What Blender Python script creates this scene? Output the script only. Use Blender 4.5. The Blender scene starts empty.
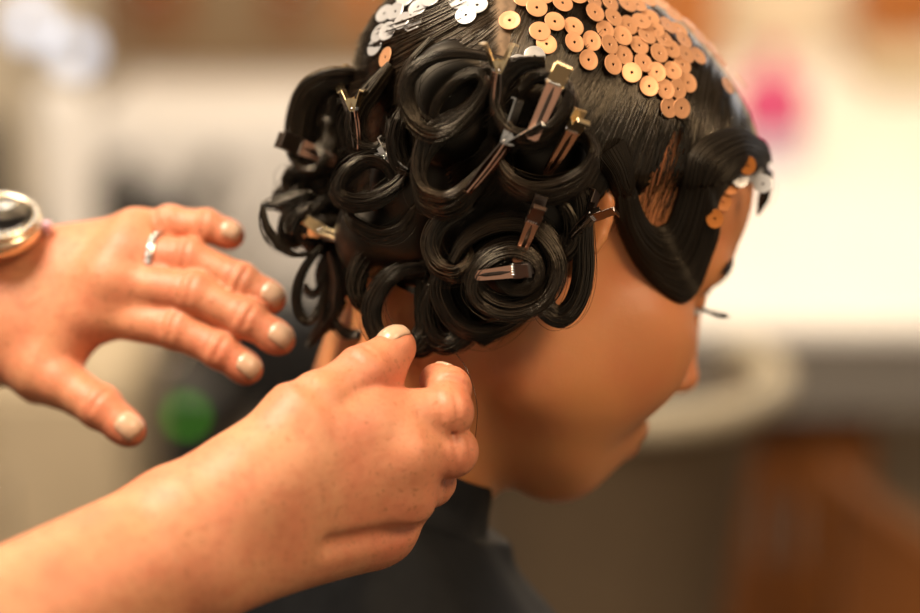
import bpy, math, random
import numpy as np
from mathutils import Vector, Matrix
from mathutils.bvhtree import BVHTree
rng = np.random.default_rng(7)
random.seed(7)
sc = bpy.context.scene
COL = sc.collection

# ------------------------------------------------------------------ frame
# The camera looks 15 degrees down from 1.1 m away.  C() gives metres in the camera's axes
# (right, away, up) about the focus point; to_world() puts them in the room.
PITCH = math.radians(15.0)
DIST = 1.1
PX = 0.0005
cp, sp = math.cos(PITCH), math.sin(PITCH)
RC = np.array([[1, 0, 0], [0, cp, sp], [0, -sp, cp]])
FOCUS_PT = np.array([0.0, 0.0, 1.22])
CAM = FOCUS_PT - RC @ np.array([0, DIST, 0])

def C(px, py, d=0.0):
    k = (DIST + d) / DIST
    return np.array([(px - 460.0) * PX * k, d, -(py - 306.5) * PX * k])

def to_world(p):
    p = np.asarray(p, float)
    return p @ RC.T + FOCUS_PT

def to_cam(w):
    return (np.asarray(w, float) - FOCUS_PT) @ RC

def W(px, py, d=0.0):
    return to_world(C(px, py, d))

def proj(p):
    p = np.atleast_2d(np.asarray(p, float))
    k = (DIST + p[:, 1]) / DIST
    return np.stack([460 + p[:, 0] / (PX * k), 306.5 - p[:, 2] / (PX * k)], 1)

def floor_hit(px, py, z):
    """world point where the sight line through a pixel meets the height z"""
    a, b = CAM, W(px, py, 1.0)
    t = (z - a[2]) / (b[2] - a[2])
    return a + (b - a) * t

def nrm(v):
    v = np.asarray(v, float)
    return v / (np.linalg.norm(v) + 1e-12)

# ------------------------------------------------------------------ materials
def new_mat(name):
    m = bpy.data.materials.new(name)
    m.use_nodes = True
    nt = m.node_tree
    b = nt.nodes['Principled BSDF']
    return m, nt, b

def setp(b, **kw):
    for k, v in kw.items():
        n = k.replace('_', ' ')
        if n in b.inputs:
            b.inputs[n].default_value = v

def simple(name, col, rough=0.5, metal=0.0, **kw):
    m, nt, b = new_mat(name)
    setp(b, Base_Color=(*col, 1), Roughness=rough, Metallic=metal, **kw)
    return m

def noisy(name, c1, c2, scale, rough=0.5, metal=0.0, detail=4, stretch=(1, 1, 1), bump=0.0, **kw):
    m, nt, b = new_mat(name)
    N, L = nt.nodes, nt.links
    tc = N.new('ShaderNodeTexCoord'); mp = N.new('ShaderNodeMapping')
    mp.inputs['Scale'].default_value = stretch
    no = N.new('ShaderNodeTexNoise'); no.inputs['Scale'].default_value = scale; no.inputs['Detail'].default_value = detail
    mx = N.new('ShaderNodeMix'); mx.data_type = 'RGBA'
    mx.inputs[6].default_value = (*c1, 1); mx.inputs[7].default_value = (*c2, 1)
    L.new(tc.outputs['Object'], mp.inputs['Vector']); L.new(mp.outputs[0], no.inputs['Vector'])
    rp = N.new('ShaderNodeMapRange'); rp.inputs[1].default_value = .35; rp.inputs[2].default_value = .65
    L.new(no.outputs['Fac'], rp.inputs[0]); L.new(rp.outputs[0], mx.inputs[0]); L.new(mx.outputs[2], b.inputs['Base Color'])
    if bump:
        bp = N.new('ShaderNodeBump'); bp.inputs['Distance'].default_value = bump; bp.inputs['Strength'].default_value = .6
        L.new(no.outputs['Fac'], bp.inputs['Height']); L.new(bp.outputs[0], b.inputs['Normal'])
    setp(b, Roughness=rough, Metallic=metal, **kw)
    return m

def skin_mat(name, base, red, freckle, famount, sss=0.25, rough=0.42, blotch=0.5, bump=.3):
    """base tone, a per-vertex flush (attribute 'flush'), blotches and freckles"""
    m, nt, b = new_mat(name)
    N, L = nt.nodes, nt.links
    tc = N.new('ShaderNodeTexCoord')
    def noise(scale, detail=3):
        n = N.new('ShaderNodeTexNoise'); n.inputs['Scale'].default_value = scale; n.inputs['Detail'].default_value = detail
        L.new(tc.outputs['Object'], n.inputs['Vector']); return n
    def rng_(src, lo, hi, a=0., z=1.):
        r = N.new('ShaderNodeMapRange'); r.inputs[1].default_value = lo; r.inputs[2].default_value = hi
        r.inputs[3].default_value = a; r.inputs[4].default_value = z
        L.new(src, r.inputs[0]); return r.outputs[0]
    def mix(fac, a, bcol):
        x = N.new('ShaderNodeMix'); x.data_type = 'RGBA'
        L.new(fac, x.inputs[0])
        if isinstance(a, tuple): x.inputs[6].default_value = (*a, 1)
        else: L.new(a, x.inputs[6])
        x.inputs[7].default_value = (*bcol, 1)
        return x.outputs[2]
    n1 = noise(38)
    at = N.new('ShaderNodeAttribute'); at.attribute_name = 'flush'
    c = mix(rng_(n1.outputs['Fac'], .4, .75, 0, blotch), base, red)
    c = mix(rng_(at.outputs['Fac'], 0, 1, 0, .75), c, red)
    if famount > 0:
        n6 = noise(150, 4)
        c = mix(rng_(n6.outputs['Fac'], .48, .72, 0, famount * .7), c, tuple(.55 * a_ + .45 * b_ for a_, b_ in zip(red, freckle)))
        n2 = noise(380, 2)
        n3 = noise(850, 1)
        c = mix(rng_(n2.outputs['Fac'], .60, .72, 0, famount), c, freckle)
        c = mix(rng_(n3.outputs['Fac'], .66, .75, 0, famount), c, freckle)
    L.new(c, b.inputs['Base Color'])
    n4 = noise(1300, 3)
    n5 = noise(260, 3)
    bp = N.new('ShaderNodeBump'); bp.inputs['Distance'].default_value = .0004; bp.inputs['Strength'].default_value = .35
    L.new(n4.outputs['Fac'], bp.inputs['Height'])
    bp2 = N.new('ShaderNodeBump'); bp2.inputs['Distance'].default_value = .0011; bp2.inputs['Strength'].default_value = bump
    L.new(n5.outputs['Fac'], bp2.inputs['Height']); L.new(bp.outputs[0], bp2.inputs['Normal'])
    L.new(bp2.outputs[0], b.inputs['Normal'])
    setp(b, Roughness=rough, Subsurface_Weight=sss, Subsurface_Scale=.004)
    b.inputs['Subsurface Radius'].default_value = (1.0, .35, .2)
    return m

# ------------------------------------------------------------------ objects
def link_mesh(name, V, F, mat=None, parent=None, smooth=True, kind=None, attrs=None, mats=None, midx=None):
    """V in camera axes, put in the room"""
    return link_world(name, to_world(V), F, mat, parent, smooth, kind, attrs, mats, midx)

def link_world(name, V, F, mat=None, parent=None, smooth=True, kind=None, attrs=None, mats=None, midx=None):
    V = np.ascontiguousarray(V, np.float32)
    me = bpy.data.meshes.new(name)
    if isinstance(F, np.ndarray):
        n, k = F.shape
        me.vertices.add(len(V)); me.vertices.foreach_set('co', V.ravel())
        me.loops.add(n * k); me.loops.foreach_set('vertex_index', np.ascontiguousarray(F, np.int32).ravel())
        me.polygons.add(n)
        me.polygons.foreach_set('loop_start', np.arange(0, n * k, k, dtype=np.int32))
        me.update(calc_edges=True)
    else:
        me.from_pydata([tuple(map(float, v)) for v in V], [], [tuple(int(i) for i in f) for f in F])
        me.update()
    if smooth:
        me.polygons.foreach_set('use_smooth', np.ones(len(me.polygons), bool))
    for a, vals in (attrs or {}).items():
        at = me.attributes.new(a, 'FLOAT', 'POINT')
        at.data.foreach_set('value', np.ascontiguousarray(vals, np.float32))
    for m_ in (mats or ([mat] if mat else [])):
        me.materials.append(m_)
    if midx is not None:
        me.polygons.foreach_set('material_index', np.ascontiguousarray(midx, np.int32))
    me.validate()
    o = bpy.data.objects.new(name, me)
    COL.objects.link(o)
    if parent is not None:
        put_under(o, parent)
    if kind: o['kind'] = kind
    return o

def put_under(o, parent):
    o.parent = parent
    o.matrix_parent_inverse = world_mat(parent).inverted()

def world_mat(o):
    m = o.matrix_basis.copy()
    p = o
    while p.parent is not None:
        m = p.parent.matrix_basis @ p.matrix_parent_inverse @ m if False else m
        m = p.matrix_parent_inverse @ m
        m = p.parent.matrix_basis @ m
        p = p.parent
    return m

def empty(name, wloc, label, cat, group=None):
    o = bpy.data.objects.new(name, None)
    o.empty_display_size = .02
    COL.objects.link(o)
    o.location = tuple(map(float, wloc))
    tag(o, label, cat, group)
    return o

def tag(o, label=None, cat=None, group=None):
    if label: o['label'] = label
    if cat: o['category'] = cat
    if group: o['group'] = group
    return o

def copy_tree(o, parent=None):
    c = o.copy(); COL.objects.link(c)
    if parent is not None: c.parent = parent
    for ch in list(o.children): copy_tree(ch, c)
    return c

class MB:
    """collects shapes into one mesh"""
    def __init__(s): s.V = []; s.F = []
    def add(s, V, F):
        o = len(s.V); s.V += [tuple(map(float, v)) for v in V]; s.F += [tuple(int(i) + o for i in f) for f in F]; return s
    def box(s, lo, hi, M=None, bev=0.0):
        lo = np.array(lo, float); hi = np.array(hi, float)
        if bev <= 0:
            V = np.array([[(lo, hi)[i][0], (lo, hi)[j][1], (lo, hi)[k][2]] for i in (0, 1) for j in (0, 1) for k in (0, 1)])
            F = [(0, 1, 3, 2), (4, 6, 7, 5), (0, 4, 5, 1), (2, 3, 7, 6), (0, 2, 6, 4), (1, 5, 7, 3)]
        else:
            V, F = bevel_box(lo, hi, bev)
        if M is not None: V = np.array(V) @ np.array(M)[:3, :3].T + np.array(M)[:3, 3]
        return s.add(V, F)
    def tube(s, pts, r, n=10, cap=True, squash=None):
        V, F = tube_geo(np.array(pts, float), r, n, cap); return s.add(V, F)
    def lathe(s, prof, n=32, M=None, a0=0., a1=2 * math.pi):
        full = abs(a1 - a0 - 2 * math.pi) < 1e-6
        m = n if full else n + 1
        V = []
        for r, z in prof:
            for i in range(m):
                a = a0 + (a1 - a0) * i / n
                V.append((r * math.cos(a), r * math.sin(a), z))
        F = []
        for j in range(len(prof) - 1):
            for i in range(n):
                i2 = (i + 1) % m if full else i + 1
                F.append((j * m + i, j * m + i2, (j + 1) * m + i2, (j + 1) * m + i))
        V = np.array(V)
        if M is not None: V = V @ np.array(M)[:3, :3].T + np.array(M)[:3, 3]
        return s.add(V, F)
    def world(s, name, mat, parent=None, smooth=False, kind=None):
        return link_world(name, np.array(s.V), s.F, mat, parent, smooth, kind)
    def cam(s, name, mat, parent=None, smooth=False, kind=None):
        return link_mesh(name, np.array(s.V), s.F, mat, parent, smooth, kind)

def bevel_box(lo, hi, b):
    V = []; F = []
    idx = {}
    for sx in (0, 1):
        for sy in (0, 1):
            for sz in (0, 1):
                for ax in range(3):
                    p = [(lo, hi)[sx][0], (lo, hi)[sy][1], (lo, hi)[sz][2]]
                    sg = (sx, sy, sz)
                    for q in range(3):
                        if q != ax: p[q] += b if sg[q] == 0 else -b
                    idx[(sx, sy, sz, ax)] = len(V); V.append(p)
    g = lambda a, b_, c, ax: idx[(a, b_, c, ax)]
    for ax in range(3):
        for s_ in (0, 1):
            q = []
            for (u, v) in ((0, 0), (1, 0), (1, 1), (0, 1)):
                k = [0, 0, 0]; k[ax] = s_; k[(ax + 1) % 3] = u; k[(ax + 2) % 3] = v
                q.append(g(*k, ax))
            F.append(tuple(q if s_ else q[::-1]))
    for ax in range(3):
        u, v = (ax + 1) % 3, (ax + 2) % 3
        for su in (0, 1):
            for sv in (0, 1):
                k0 = [0, 0, 0]; k0[u] = su; k0[v] = sv; k1 = list(k0); k1[ax] = 1
                q = (g(*k0, u), g(*k1, u), g(*k1, v), g(*k0, v))
                F.append(q if (su + sv) % 2 else q[::-1])
    for sx in (0, 1):
        for sy in (0, 1):
            for sz in (0, 1):
                q = tuple(g(sx, sy, sz, a) for a in range(3))
                F.append(q if (sx + sy + sz) % 2 else q[::-1])
    return np.array(V), F

def catmull(P, n):
    P = np.asarray(P, float)
    if len(P) == 2: 
        t = np.linspace(0, 1, n)[:, None]; return P[0] * (1 - t) + P[1] * t
    A = np.vstack([2 * P[0] - P[1], P, 2 * P[-1] - P[-2]])
    t = np.linspace(0, len(P) - 1 - 1e-9, n); i = t.astype(int); f = (t - i)[:, None]
    p0, p1, p2, p3 = A[i], A[i + 1], A[i + 2], A[i + 3]
    return .5 * ((2 * p1) + (-p0 + p2) * f + (2 * p0 - 5 * p1 + 4 * p2 - p3) * f * f + (-p0 + 3 * p1 - 3 * p2 + p3) * f ** 3)

def frames(P):
    T = np.gradient(P, axis=0); T /= np.linalg.norm(T, axis=1)[:, None] + 1e-12
    up = np.array([0, 0, 1.]) if abs(T[0][2]) < .9 else np.array([1., 0, 0])
    n = nrm(up - T[0] * (up @ T[0])); Ns = [n]
    for i in range(1, len(P)):
        n = n - T[i] * (n @ T[i]); n = nrm(n); Ns.append(n)
    Ns = np.array(Ns); return T, Ns, np.cross(T, Ns)

def tube_geo(P, r, n=10, cap=True):
    T, N_, B = frames(P)
    r = np.broadcast_to(np.asarray(r, float), (len(P),))
    a = np.linspace(0, 2 * math.pi, n, endpoint=False)
    V = P[:, None] + r[:, None, None] * (np.cos(a)[None, :, None] * N_[:, None] + np.sin(a)[None, :, None] * B[:, None])
    V = V.reshape(-1, 3)
    F = [(j * n + i, j * n + (i + 1) % n, (j + 1) * n + (i + 1) % n, (j + 1) * n + i) for j in range(len(P) - 1) for i in range(n)]
    if cap:
        F.append(tuple(range(n))[::-1]); F.append(tuple((len(P) - 1) * n + i for i in range(n)))
    return V, F

def strands_geo(S, R, n=3):
    """S (k,m,3) strand points, R radius (k,m) -> one numpy tube mesh"""
    k, m, _ = S.shape
    T = np.gradient(S, axis=1); T /= np.linalg.norm(T, axis=2, keepdims=True) + 1e-12
    ref = np.array([0.31, -.9, .2])
    A = np.cross(T, ref); A /= np.linalg.norm(A, axis=2, keepdims=True) + 1e-9
    B = np.cross(T, A)
    a = np.linspace(0, 2 * math.pi, n, endpoint=False)
    V = S[:, :, None] + R[:, :, None, None] * (np.cos(a)[:, None] * A[:, :, None] + np.sin(a)[:, None] * B[:, :, None])
    idx = np.arange(k * m * n).reshape(k, m, n)
    i0 = idx[:, :-1]; i1 = idx[:, 1:]
    F = np.stack([i0, np.roll(i0, -1, 2), np.roll(i1, -1, 2), i1], -1).reshape(-1, 4)
    return V.reshape(-1, 3), F

# ------------------------------------------------------------------ signed distance modelling
class SDF:
    def __init__(s, lo, hi, h):
        s.lo = np.array(lo, float); s.h = h
        s.n = np.ceil((np.array(hi) - s.lo) / h).astype(int) + 1
        s.a = np.full(s.n, .05, np.float32)
    def sub(s, lo, hi):
        i0 = np.clip(np.floor((np.asarray(lo) - s.lo) / s.h).astype(int), 0, s.n)
        i1 = np.clip(np.ceil((np.asarray(hi) - s.lo) / s.h).astype(int) + 1, 0, s.n)
        if np.any(i1 <= i0): return None
        sl = tuple(slice(a, b) for a, b in zip(i0, i1))
        ax = [(s.lo[q] + s.h * np.arange(i0[q], i1[q])).astype(np.float32) for q in range(3)]
        return sl, ax
    def comb(s, sl, d, k, op):
        a = s.a[sl]
        if op == '+':
            h = np.maximum(k - np.abs(a - d), 0); r = np.minimum(a, d)
            if np.any(np.asarray(k) > 0): r = r - h * h / (4 * np.maximum(k, 1e-6))
        else:
            d = -d; h = np.maximum(k - np.abs(a - d), 0); r = np.maximum(a, d) + h * h / (4 * max(k, 1e-6))
        s.a[sl] = r
    def cone(s, A, B, ra, rb, k=.002, op='+', kb=None):
        A = np.asarray(A, float); B = np.asarray(B, float); pad = max(ra, rb) + max(k, kb or 0) + 3 * s.h
        q = s.sub(np.minimum(A, B) - pad, np.maximum(A, B) + pad)
        if q is None: return
        sl, (x, y, z) = q
        X = x[:, None, None] - A[0]; Y = y[None, :, None] - A[1]; Z = z[None, None, :] - A[2]
        u = (B - A).astype(np.float32); L2 = float(u @ u) + 1e-12
        t = np.clip((X * u[0] + Y * u[1] + Z * u[2]) / L2, 0, 1)
        d = np.sqrt((X - t * u[0]) ** 2 + (Y - t * u[1]) ** 2 + (Z - t * u[2]) ** 2) - (ra + (rb - ra) * t)
        kk = k if kb is None else k + (kb - k) * t
        s.comb(sl, d.astype(np.float32), kk, op)
    def chain(s, pts, rad, k=.002, op='+'):
        for i in range(len(pts) - 1): s.cone(pts[i], pts[i + 1], rad[i], rad[i + 1], k, op)
    def ell(s, c, r, k=.002, op='+', R=None):
        c = np.asarray(c, float); r = np.asarray(r, float)
        pad = r.max() + k + 3 * s.h if R is not None else r + k + 3 * s.h
        q = s.sub(c - pad, c + pad)
        if q is None: return
        sl, (x, y, z) = q
        X = x[:, None, None] - c[0]; Y = y[None, :, None] - c[1]; Z = z[None, None, :] - c[2]
        if R is not None:
            R = np.asarray(R, float)   # rows are the ellipsoid's axes
            X, Y, Z = (R[i][0] * X + R[i][1] * Y + R[i][2] * Z for i in range(3))
        k0 = np.sqrt((X / r[0]) ** 2 + (Y / r[1]) ** 2 + (Z / r[2]) ** 2)
        k1 = np.sqrt((X / r[0] ** 2) ** 2 + (Y / r[1] ** 2) ** 2 + (Z / r[2] ** 2) ** 2)
        d = k0 * (k0 - 1) / np.maximum(k1, 1e-6)
        s.comb(sl, d.astype(np.float32), k, op)
    def value(s, P):
        g = (np.asarray(P) - s.lo) / s.h
        g = np.clip(g, 0, s.n - 1.001); i = g.astype(int); f = g - i
        v = 0
        for a in (0, 1):
            for b in (0, 1):
                for c in (0, 1):
                    w = (f[:, 0] if a else 1 - f[:, 0]) * (f[:, 1] if b else 1 - f[:, 1]) * (f[:, 2] if c else 1 - f[:, 2])
                    v = v + w * s.a[i[:, 0] + a, i[:, 1] + b, i[:, 2] + c]
        return v
    def mesh(s):
        a = s.a; n = np.array(a.shape)
        ins = a < 0
        cnt = np.zeros(n - 1, np.int8)
        for i in (0, 1):
            for j in (0, 1):
                for k in (0, 1):
                    cnt += ins[i:n[0] - 1 + i, j:n[1] - 1 + j, k:n[2] - 1 + k]
        act = (cnt > 0) & (cnt < 8)
        cell = np.argwhere(act)
        vid = np.full(n - 1, -1, np.int32); vid[act] = np.arange(len(cell))
        acc = np.zeros((len(cell), 3)); num = np.zeros(len(cell))
        cs = [np.array((i, j, k)) for i in (0, 1) for j in (0, 1) for k in (0, 1)]
        val = lambda c: a[cell[:, 0] + c[0], cell[:, 1] + c[1], cell[:, 2] + c[2]].astype(float)
        for p in cs:
            for ax in range(3):
                if p[ax] == 0:
                    q = p.copy(); q[ax] = 1
                    va, vb = val(p), val(q); m = (va < 0) != (vb < 0)
                    t = np.where(m, va / np.where(m, va - vb, 1), 0)
                    pt = p[None] + t[:, None] * (q - p)[None]
                    acc[m] += pt[m]; num[m] += 1
        V = s.lo + s.h * (cell + acc / num[:, None])
        Fs = []
        for ax in range(3):
            u, v = (ax + 1) % 3, (ax + 2) % 3
            sl0 = [slice(None)] * 3; sl1 = [slice(None)] * 3
            sl0[ax] = slice(0, -1); sl1[ax] = slice(1, None)
            e = ins[tuple(sl0)] != ins[tuple(sl1)]
            E = np.argwhere(e)
            E = E[(E[:, u] > 0) & (E[:, v] > 0) & (E[:, u] < n[u] - 1) & (E[:, v] < n[v] - 1)]
            flip = ins[E[:, 0], E[:, 1], E[:, 2]]
            def at(du, dv):
                Q = E.copy(); Q[:, u] -= du; Q[:, v] -= dv
                return vid[Q[:, 0], Q[:, 1], Q[:, 2]]
            q = np.stack([at(1, 1), at(0, 1), at(0, 0), at(1, 0)], 1)
            q[~flip] = q[~flip][:, ::-1]
            Fs.append(q)
        F = np.vstack(Fs); F = F[(F >= 0).all(1)]
        return V, F

def relax(V, F, it=1, w=.5):
    """light Laplacian smoothing of a quad mesh"""
    for _ in range(it):
        acc = np.zeros_like(V); c = np.zeros(len(V))
        for i in range(F.shape[1]):
            a, b = F[:, i], F[:, (i + 1) % F.shape[1]]
            np.add.at(acc, a, V[b]); np.add.at(acc, b, V[a]); np.add.at(c, a, 1); np.add.at(c, b, 1)
        V = V * (1 - w) + w * acc / np.maximum(c, 1)[:, None]
    return V
# ================================================================== the client: head, neck and trunk
DOWN = to_cam(FOCUS_PT + np.array([0, 0, -1.0]))          # world down in camera axes
YAW = math.radians(20.5); TILT = math.radians(27)
ct, st, cy, sy = math.cos(TILT), math.sin(TILT), math.cos(YAW), math.sin(YAW)
HF = np.array([ct * cy, sy, -st * cy]); HU = np.array([st, 0, ct]); HL = np.cross(HU, HF)
HS = 0.93
HO = C(538, 235, 0.0)
HM = np.stack([HF, HL, HU])                                # rows: local axes
def h2c(p): return HO + HS * (np.asarray(p, float) @ HM)
def c2h(p): return ((np.asarray(p, float) - HO) @ HM.T) / HS

def cranium(S, g=0.0):
    S.ell((-.010, 0, .050), (.098 + g, .076 + g, .083 + g), .004)
    S.ell((-.040, 0, .030), (.066 + g, .069 + g, .070 + g), .02)
    S.ell((.038, 0, .047), (.063 + g, .062 + g, .064 + g), .02)

def build_head(h=.0021):
    S = SDF((-.20, -.33, -.45), (.15, .24, .17), h)
    cranium(S)
    # face
    S.ell((.042, 0, -.030), (.052, .058, .072), .03)
    for q in (-1, 1):
        S.cone((-.004, q * .050, -.028), (.014, q * .048, -.066), .014, .014, .045)       # ramus
        S.cone((.014, q * .048, -.066), (.066, q * .014, -.101), .016, .014, .03)        # jaw
        S.ell((.058, q * .044, -.016), (.026, .024, .020), .02)                            # cheekbone
        S.ell((.047, q * .038, -.048), (.038, .026, .032), .03); S.ell((.062, q * .036, -.034), (.028, .022, .020), .02)                           # cheek
        S.cone((.090, q * .010, .027), (.075, q * .044, .024), .011, .010, .016)           # brow
    S.ell((.050, 0, -.094), (.038, .038, .025), .03)
    S.ell((.0700, 0, -.104), (.016, .016, .014), .02)                                       # chin
    S.ell((.080, 0, -.073), (.026, .026, .022), .02)                                       # muzzle
    S.cone((.02, 0, -.09), (.062, 0, -.099), .028, .014, .025)                              # under the chin
    for q in (-1, 1):
        S.ell((.100, q * .032, .006), (.020, .018, .013), .014, '-')                       # sockets
    S.cone((.094, 0, .014), (.1125, 0, -.030), .0075, .0085, .012)                          # nose
    S.ell((.1135, 0, -.033), (.0105, .0105, .009), .006)
    for q in (-1, 1):
        S.ell((.103, q * .0125, -.037), (.0105, .0075, .0075), .006)
    for q in (-1, 1):
        S.ell((.107, q * .006, -.045), (.006, .0032, .004), .003, '-')
        S.ell((.077, q * .032, .006), (.0135, .0145, .0125), .003)                         # lid over the eyeball
        S.cone((.090, q * .020, .003), (.083, q * .046, .001), .0016, .0016, .003, '-')    # lid slit
    S.cone((.103, 0, -0.0695), (.091, -.020, -0.0710), .0065, .004, .006)
    S.cone((.103, 0, -0.0695), (.091, .020, -0.0710), .0065, .004, .006)
    S.cone((.101, 0, -0.0800), (.090, -.017, -0.0780), .0075, .004, .006)
    S.cone((.101, 0, -0.0800), (.090, .017, -0.0780), .0075, .004, .006)
    S.cone((.1095, -.018, -0.0745), (.1100, .018, -0.0745), .0012, .0012, .003, '-')
    # ears
    for q in (-1, 1):
        n = nrm((-.35, q * .9, .05)); a = nrm((-.25, 0, 1)); a = nrm(a - n * (a @ n)); b = np.cross(a, n)
        c = np.array((-.016, q * .0745, .014))
        R = np.stack([a, b, n])
        S.ell(c, (.028, .016, .006), .004, R=R)
        S.ell(c + n * .006 + a * .003, (.018, .010, .006), .004, '-', R=R)
        th = np.linspace(-2.2, 2.2, 14)
        P = [c + a * .026 * math.cos(t) + b * .0155 * math.sin(t) + n * .003 for t in th]
        S.chain(P, [.0034] * 14, .002)
        S.ell(c - a * .024 + b * .003, (.008, .007, .005), .004, R=R)
    # neck and trunk
    NB = C(350, 564, 0.035)
    LT = nrm(np.array([-.30, .93, .0])); LT = nrm(LT - DOWN * (LT @ DOWN)); FT = nrm(np.cross(DOWN, -LT)) 
    if FT[0] < 0: FT = -FT
    n0 = np.array((-.036, 0, -.02)); nb = c2h(NB)
    S.cone(n0, nb, .053, .056, .022)
    S.cone((-.012, 0, -.07), nb + np.array((.008, 0, 0)), .042, .046, .018)
    k = 1 / HS
    for q in (-1, 1):
        sh = c2h(NB + LT * q * .135 + DOWN * .095)
        S.cone(nb, sh, .040, .040, .04)
        S.cone(sh, c2h(NB + LT * q * .16 + DOWN * .19), .042, .040, .02)
    S.ell(c2h(NB + DOWN * .20), (.085, .14, .15), .04, R=np.stack([FT @ HM.T, LT @ HM.T, DOWN @ HM.T]))
    V, F = S.mesh()
    V = relax(V, F, 2, .5)
    return S, V, F, NB, LT, FT

SDFH, HV, HFc, NB, LT, FT = build_head()
skin_w = skin_mat('client_skin', (.62, .25, .088), (.62, .17, .075), (.2, .08, .04), 0.0, sss=.3, rough=.40, blotch=.35, bump=.08)
woman = empty('person', to_world(NB + DOWN * .5), 'seated woman with dark pin-curled hair and black cape, head bowed away from camera', 'person')
fl = np.exp(-((HV - np.array((.055, -.045, -.03))) ** 2).sum(1) / .03 ** 2) * .5
fl = fl + np.exp(-((HV - np.array((.115, 0, -.03))) ** 2).sum(1) / .015 ** 2) * .6
lip = np.maximum(np.exp(-(((HV - np.array((.103, 0, -.070))) / np.array((.012, .020, .006))) ** 2).sum(1)), np.exp(-(((HV - np.array((.101, 0, -.080))) / np.array((.012, .018, .007))) ** 2).sum(1)))
body = link_mesh('body', h2c(HV), HFc, skin_w, woman, attrs={'flush': np.clip(fl + lip * 1.2, 0, 1.2)})
BODY_BVH = BVHTree.FromPolygons([Vector(v) for v in h2c(HV)], [tuple(map(int, f)) for f in HFc])

# eyes with iris, lashes, brows
m_eye = simple('eye_white', (.8, .78, .74), .15); m_iris = simple('iris_brown', (.06, .03, .015), .1)
m_dark = simple('lash_black', (.006, .005, .005), .6)
m_brow = simple('brow_brown', (.02, .011, .007), .6)
for q in (-1, 1):
    mb = MB(); prof = [(.0118 * math.sin(t), .0118 * math.cos(t)) for t in np.linspace(.02, math.pi - .02, 14)]
    mb.lathe(prof, 20)
    V = np.array(mb.V); V = V[:, [2, 0, 1]] * np.array([1, 1, 1])
    V = V + np.array((.0785, q * .032, .005))
    fx = np.array([V[list(f)].mean(0)[0] for f in mb.F])
    o = link_mesh('eye', h2c(V), mb.F, None, woman, mats=[m_eye, m_iris], midx=(fx > .0785 + .0102).astype(int))
    # lashes: fine curved hairs off the upper lid
    S = []
    for i in range(46):
        t = i / 45; a = -1.0 + 2.0 * t
        root = np.array((.0785 + .0145 * math.cos(a * .9), q * (.032 + .0140 * math.sin(a)), .0035 + .002 * math.cos(a)))
        d = nrm((math.cos(a * .8) , q * math.sin(a * .9) * .9, -.30 + rng.normal(0, .06)))
        ln = .0115 + rng.normal(0, .001)
        u = np.linspace(0, 1, 7)[:, None]
        S.append(root + d * ln * u + np.array((0, 0, 1)) * .0055 * u * u)
    S = np.array(S); R = np.broadcast_to(np.linspace(.0006, .00015, 7), S.shape[:2])
    V, F = strands_geo(S, R); link_mesh('eyelashes', h2c(V), F, m_dark, woman)
    S = []
    for i in range(260):
        t = rng.random(); a = t
        root = np.array((.1005 - .020 * t ** 1.8, q * (.013 + .036 * t), .024 + .007 * math.sin(t * 2.4) + rng.normal(0, .0014)))
        loc, no, _, _ = BODY_BVH.find_nearest(Vector(h2c(root)))
        root = c2h(np.array(loc)); nn = np.array(no) @ HM.T
        d = nrm(np.array((-.35, q * .8, .25 - .5 * t)) + rng.normal(0, .12, 3)); d = nrm(d - nn * (d @ nn) + nn * .12)
        u = np.linspace(0, 1, 5)[:, None]
        S.append(root + nn * .0004 + d * .0075 * u - nn * .001 * u * u)
    S = np.array(S); R = np.broadcast_to(np.linspace(.00050, .00016, 5), S.shape[:2])
    V, F = strands_geo(S, R); link_mesh('eyebrow', h2c(V), F, m_brow, woman)
# ================================================================== hair
def hair_mat(nm='dark_hair', scalp=False, rough=.22, spec=.85):
    m, nt, b = new_mat(nm)
    N, L = nt.nodes, nt.links
    at = N.new('ShaderNodeAttribute'); at.attribute_name = 'tone'
    mx = N.new('ShaderNodeMix'); mx.data_type = 'RGBA'
    mx.inputs[6].default_value = (.0035, .0026, .002, 1); mx.inputs[7].default_value = (.034, .022, .013, 1)
    L.new(at.outputs['Fac'], mx.inputs[0]); L.new(mx.outputs[2], b.inputs['Base Color'])
    if scalp:
        a2 = N.new('ShaderNodeAttribute'); a2.attribute_name = 'scalp'
        m2 = N.new('ShaderNodeMix'); m2.data_type = 'RGBA'; m2.inputs[7].default_value = (.30, .19, .11, 1)
        L.new(a2.outputs['Fac'], m2.inputs[0]); L.new(mx.outputs[2], m2.inputs[6]); L.new(m2.outputs[2], b.inputs['Base Color'])
    setp(b, Roughness=rough, Specular_IOR_Level=spec)
    b.inputs['Specular Tint'].default_value = (1, .86, .66, 1)
    return m
HAIR = hair_mat(); HAIR_CAP = hair_mat('hair_over_scalp', True); HAIR_SOFT = hair_mat('sleek_hair', False, .42, .4)

def hairline(P):
    """height above the hairline on the skull (local axes), metres"""
    th = np.degrees(np.arctan2(np.abs(P[:, 1]), P[:, 0]))
    u = np.interp(th, [0, 25, 45, 62, 80, 92, 105, 125, 150, 180], [.076, .076, .066, .052, .038, .030, -.006, -.046, -.058, -.060])
    return P[:, 2] - u

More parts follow.
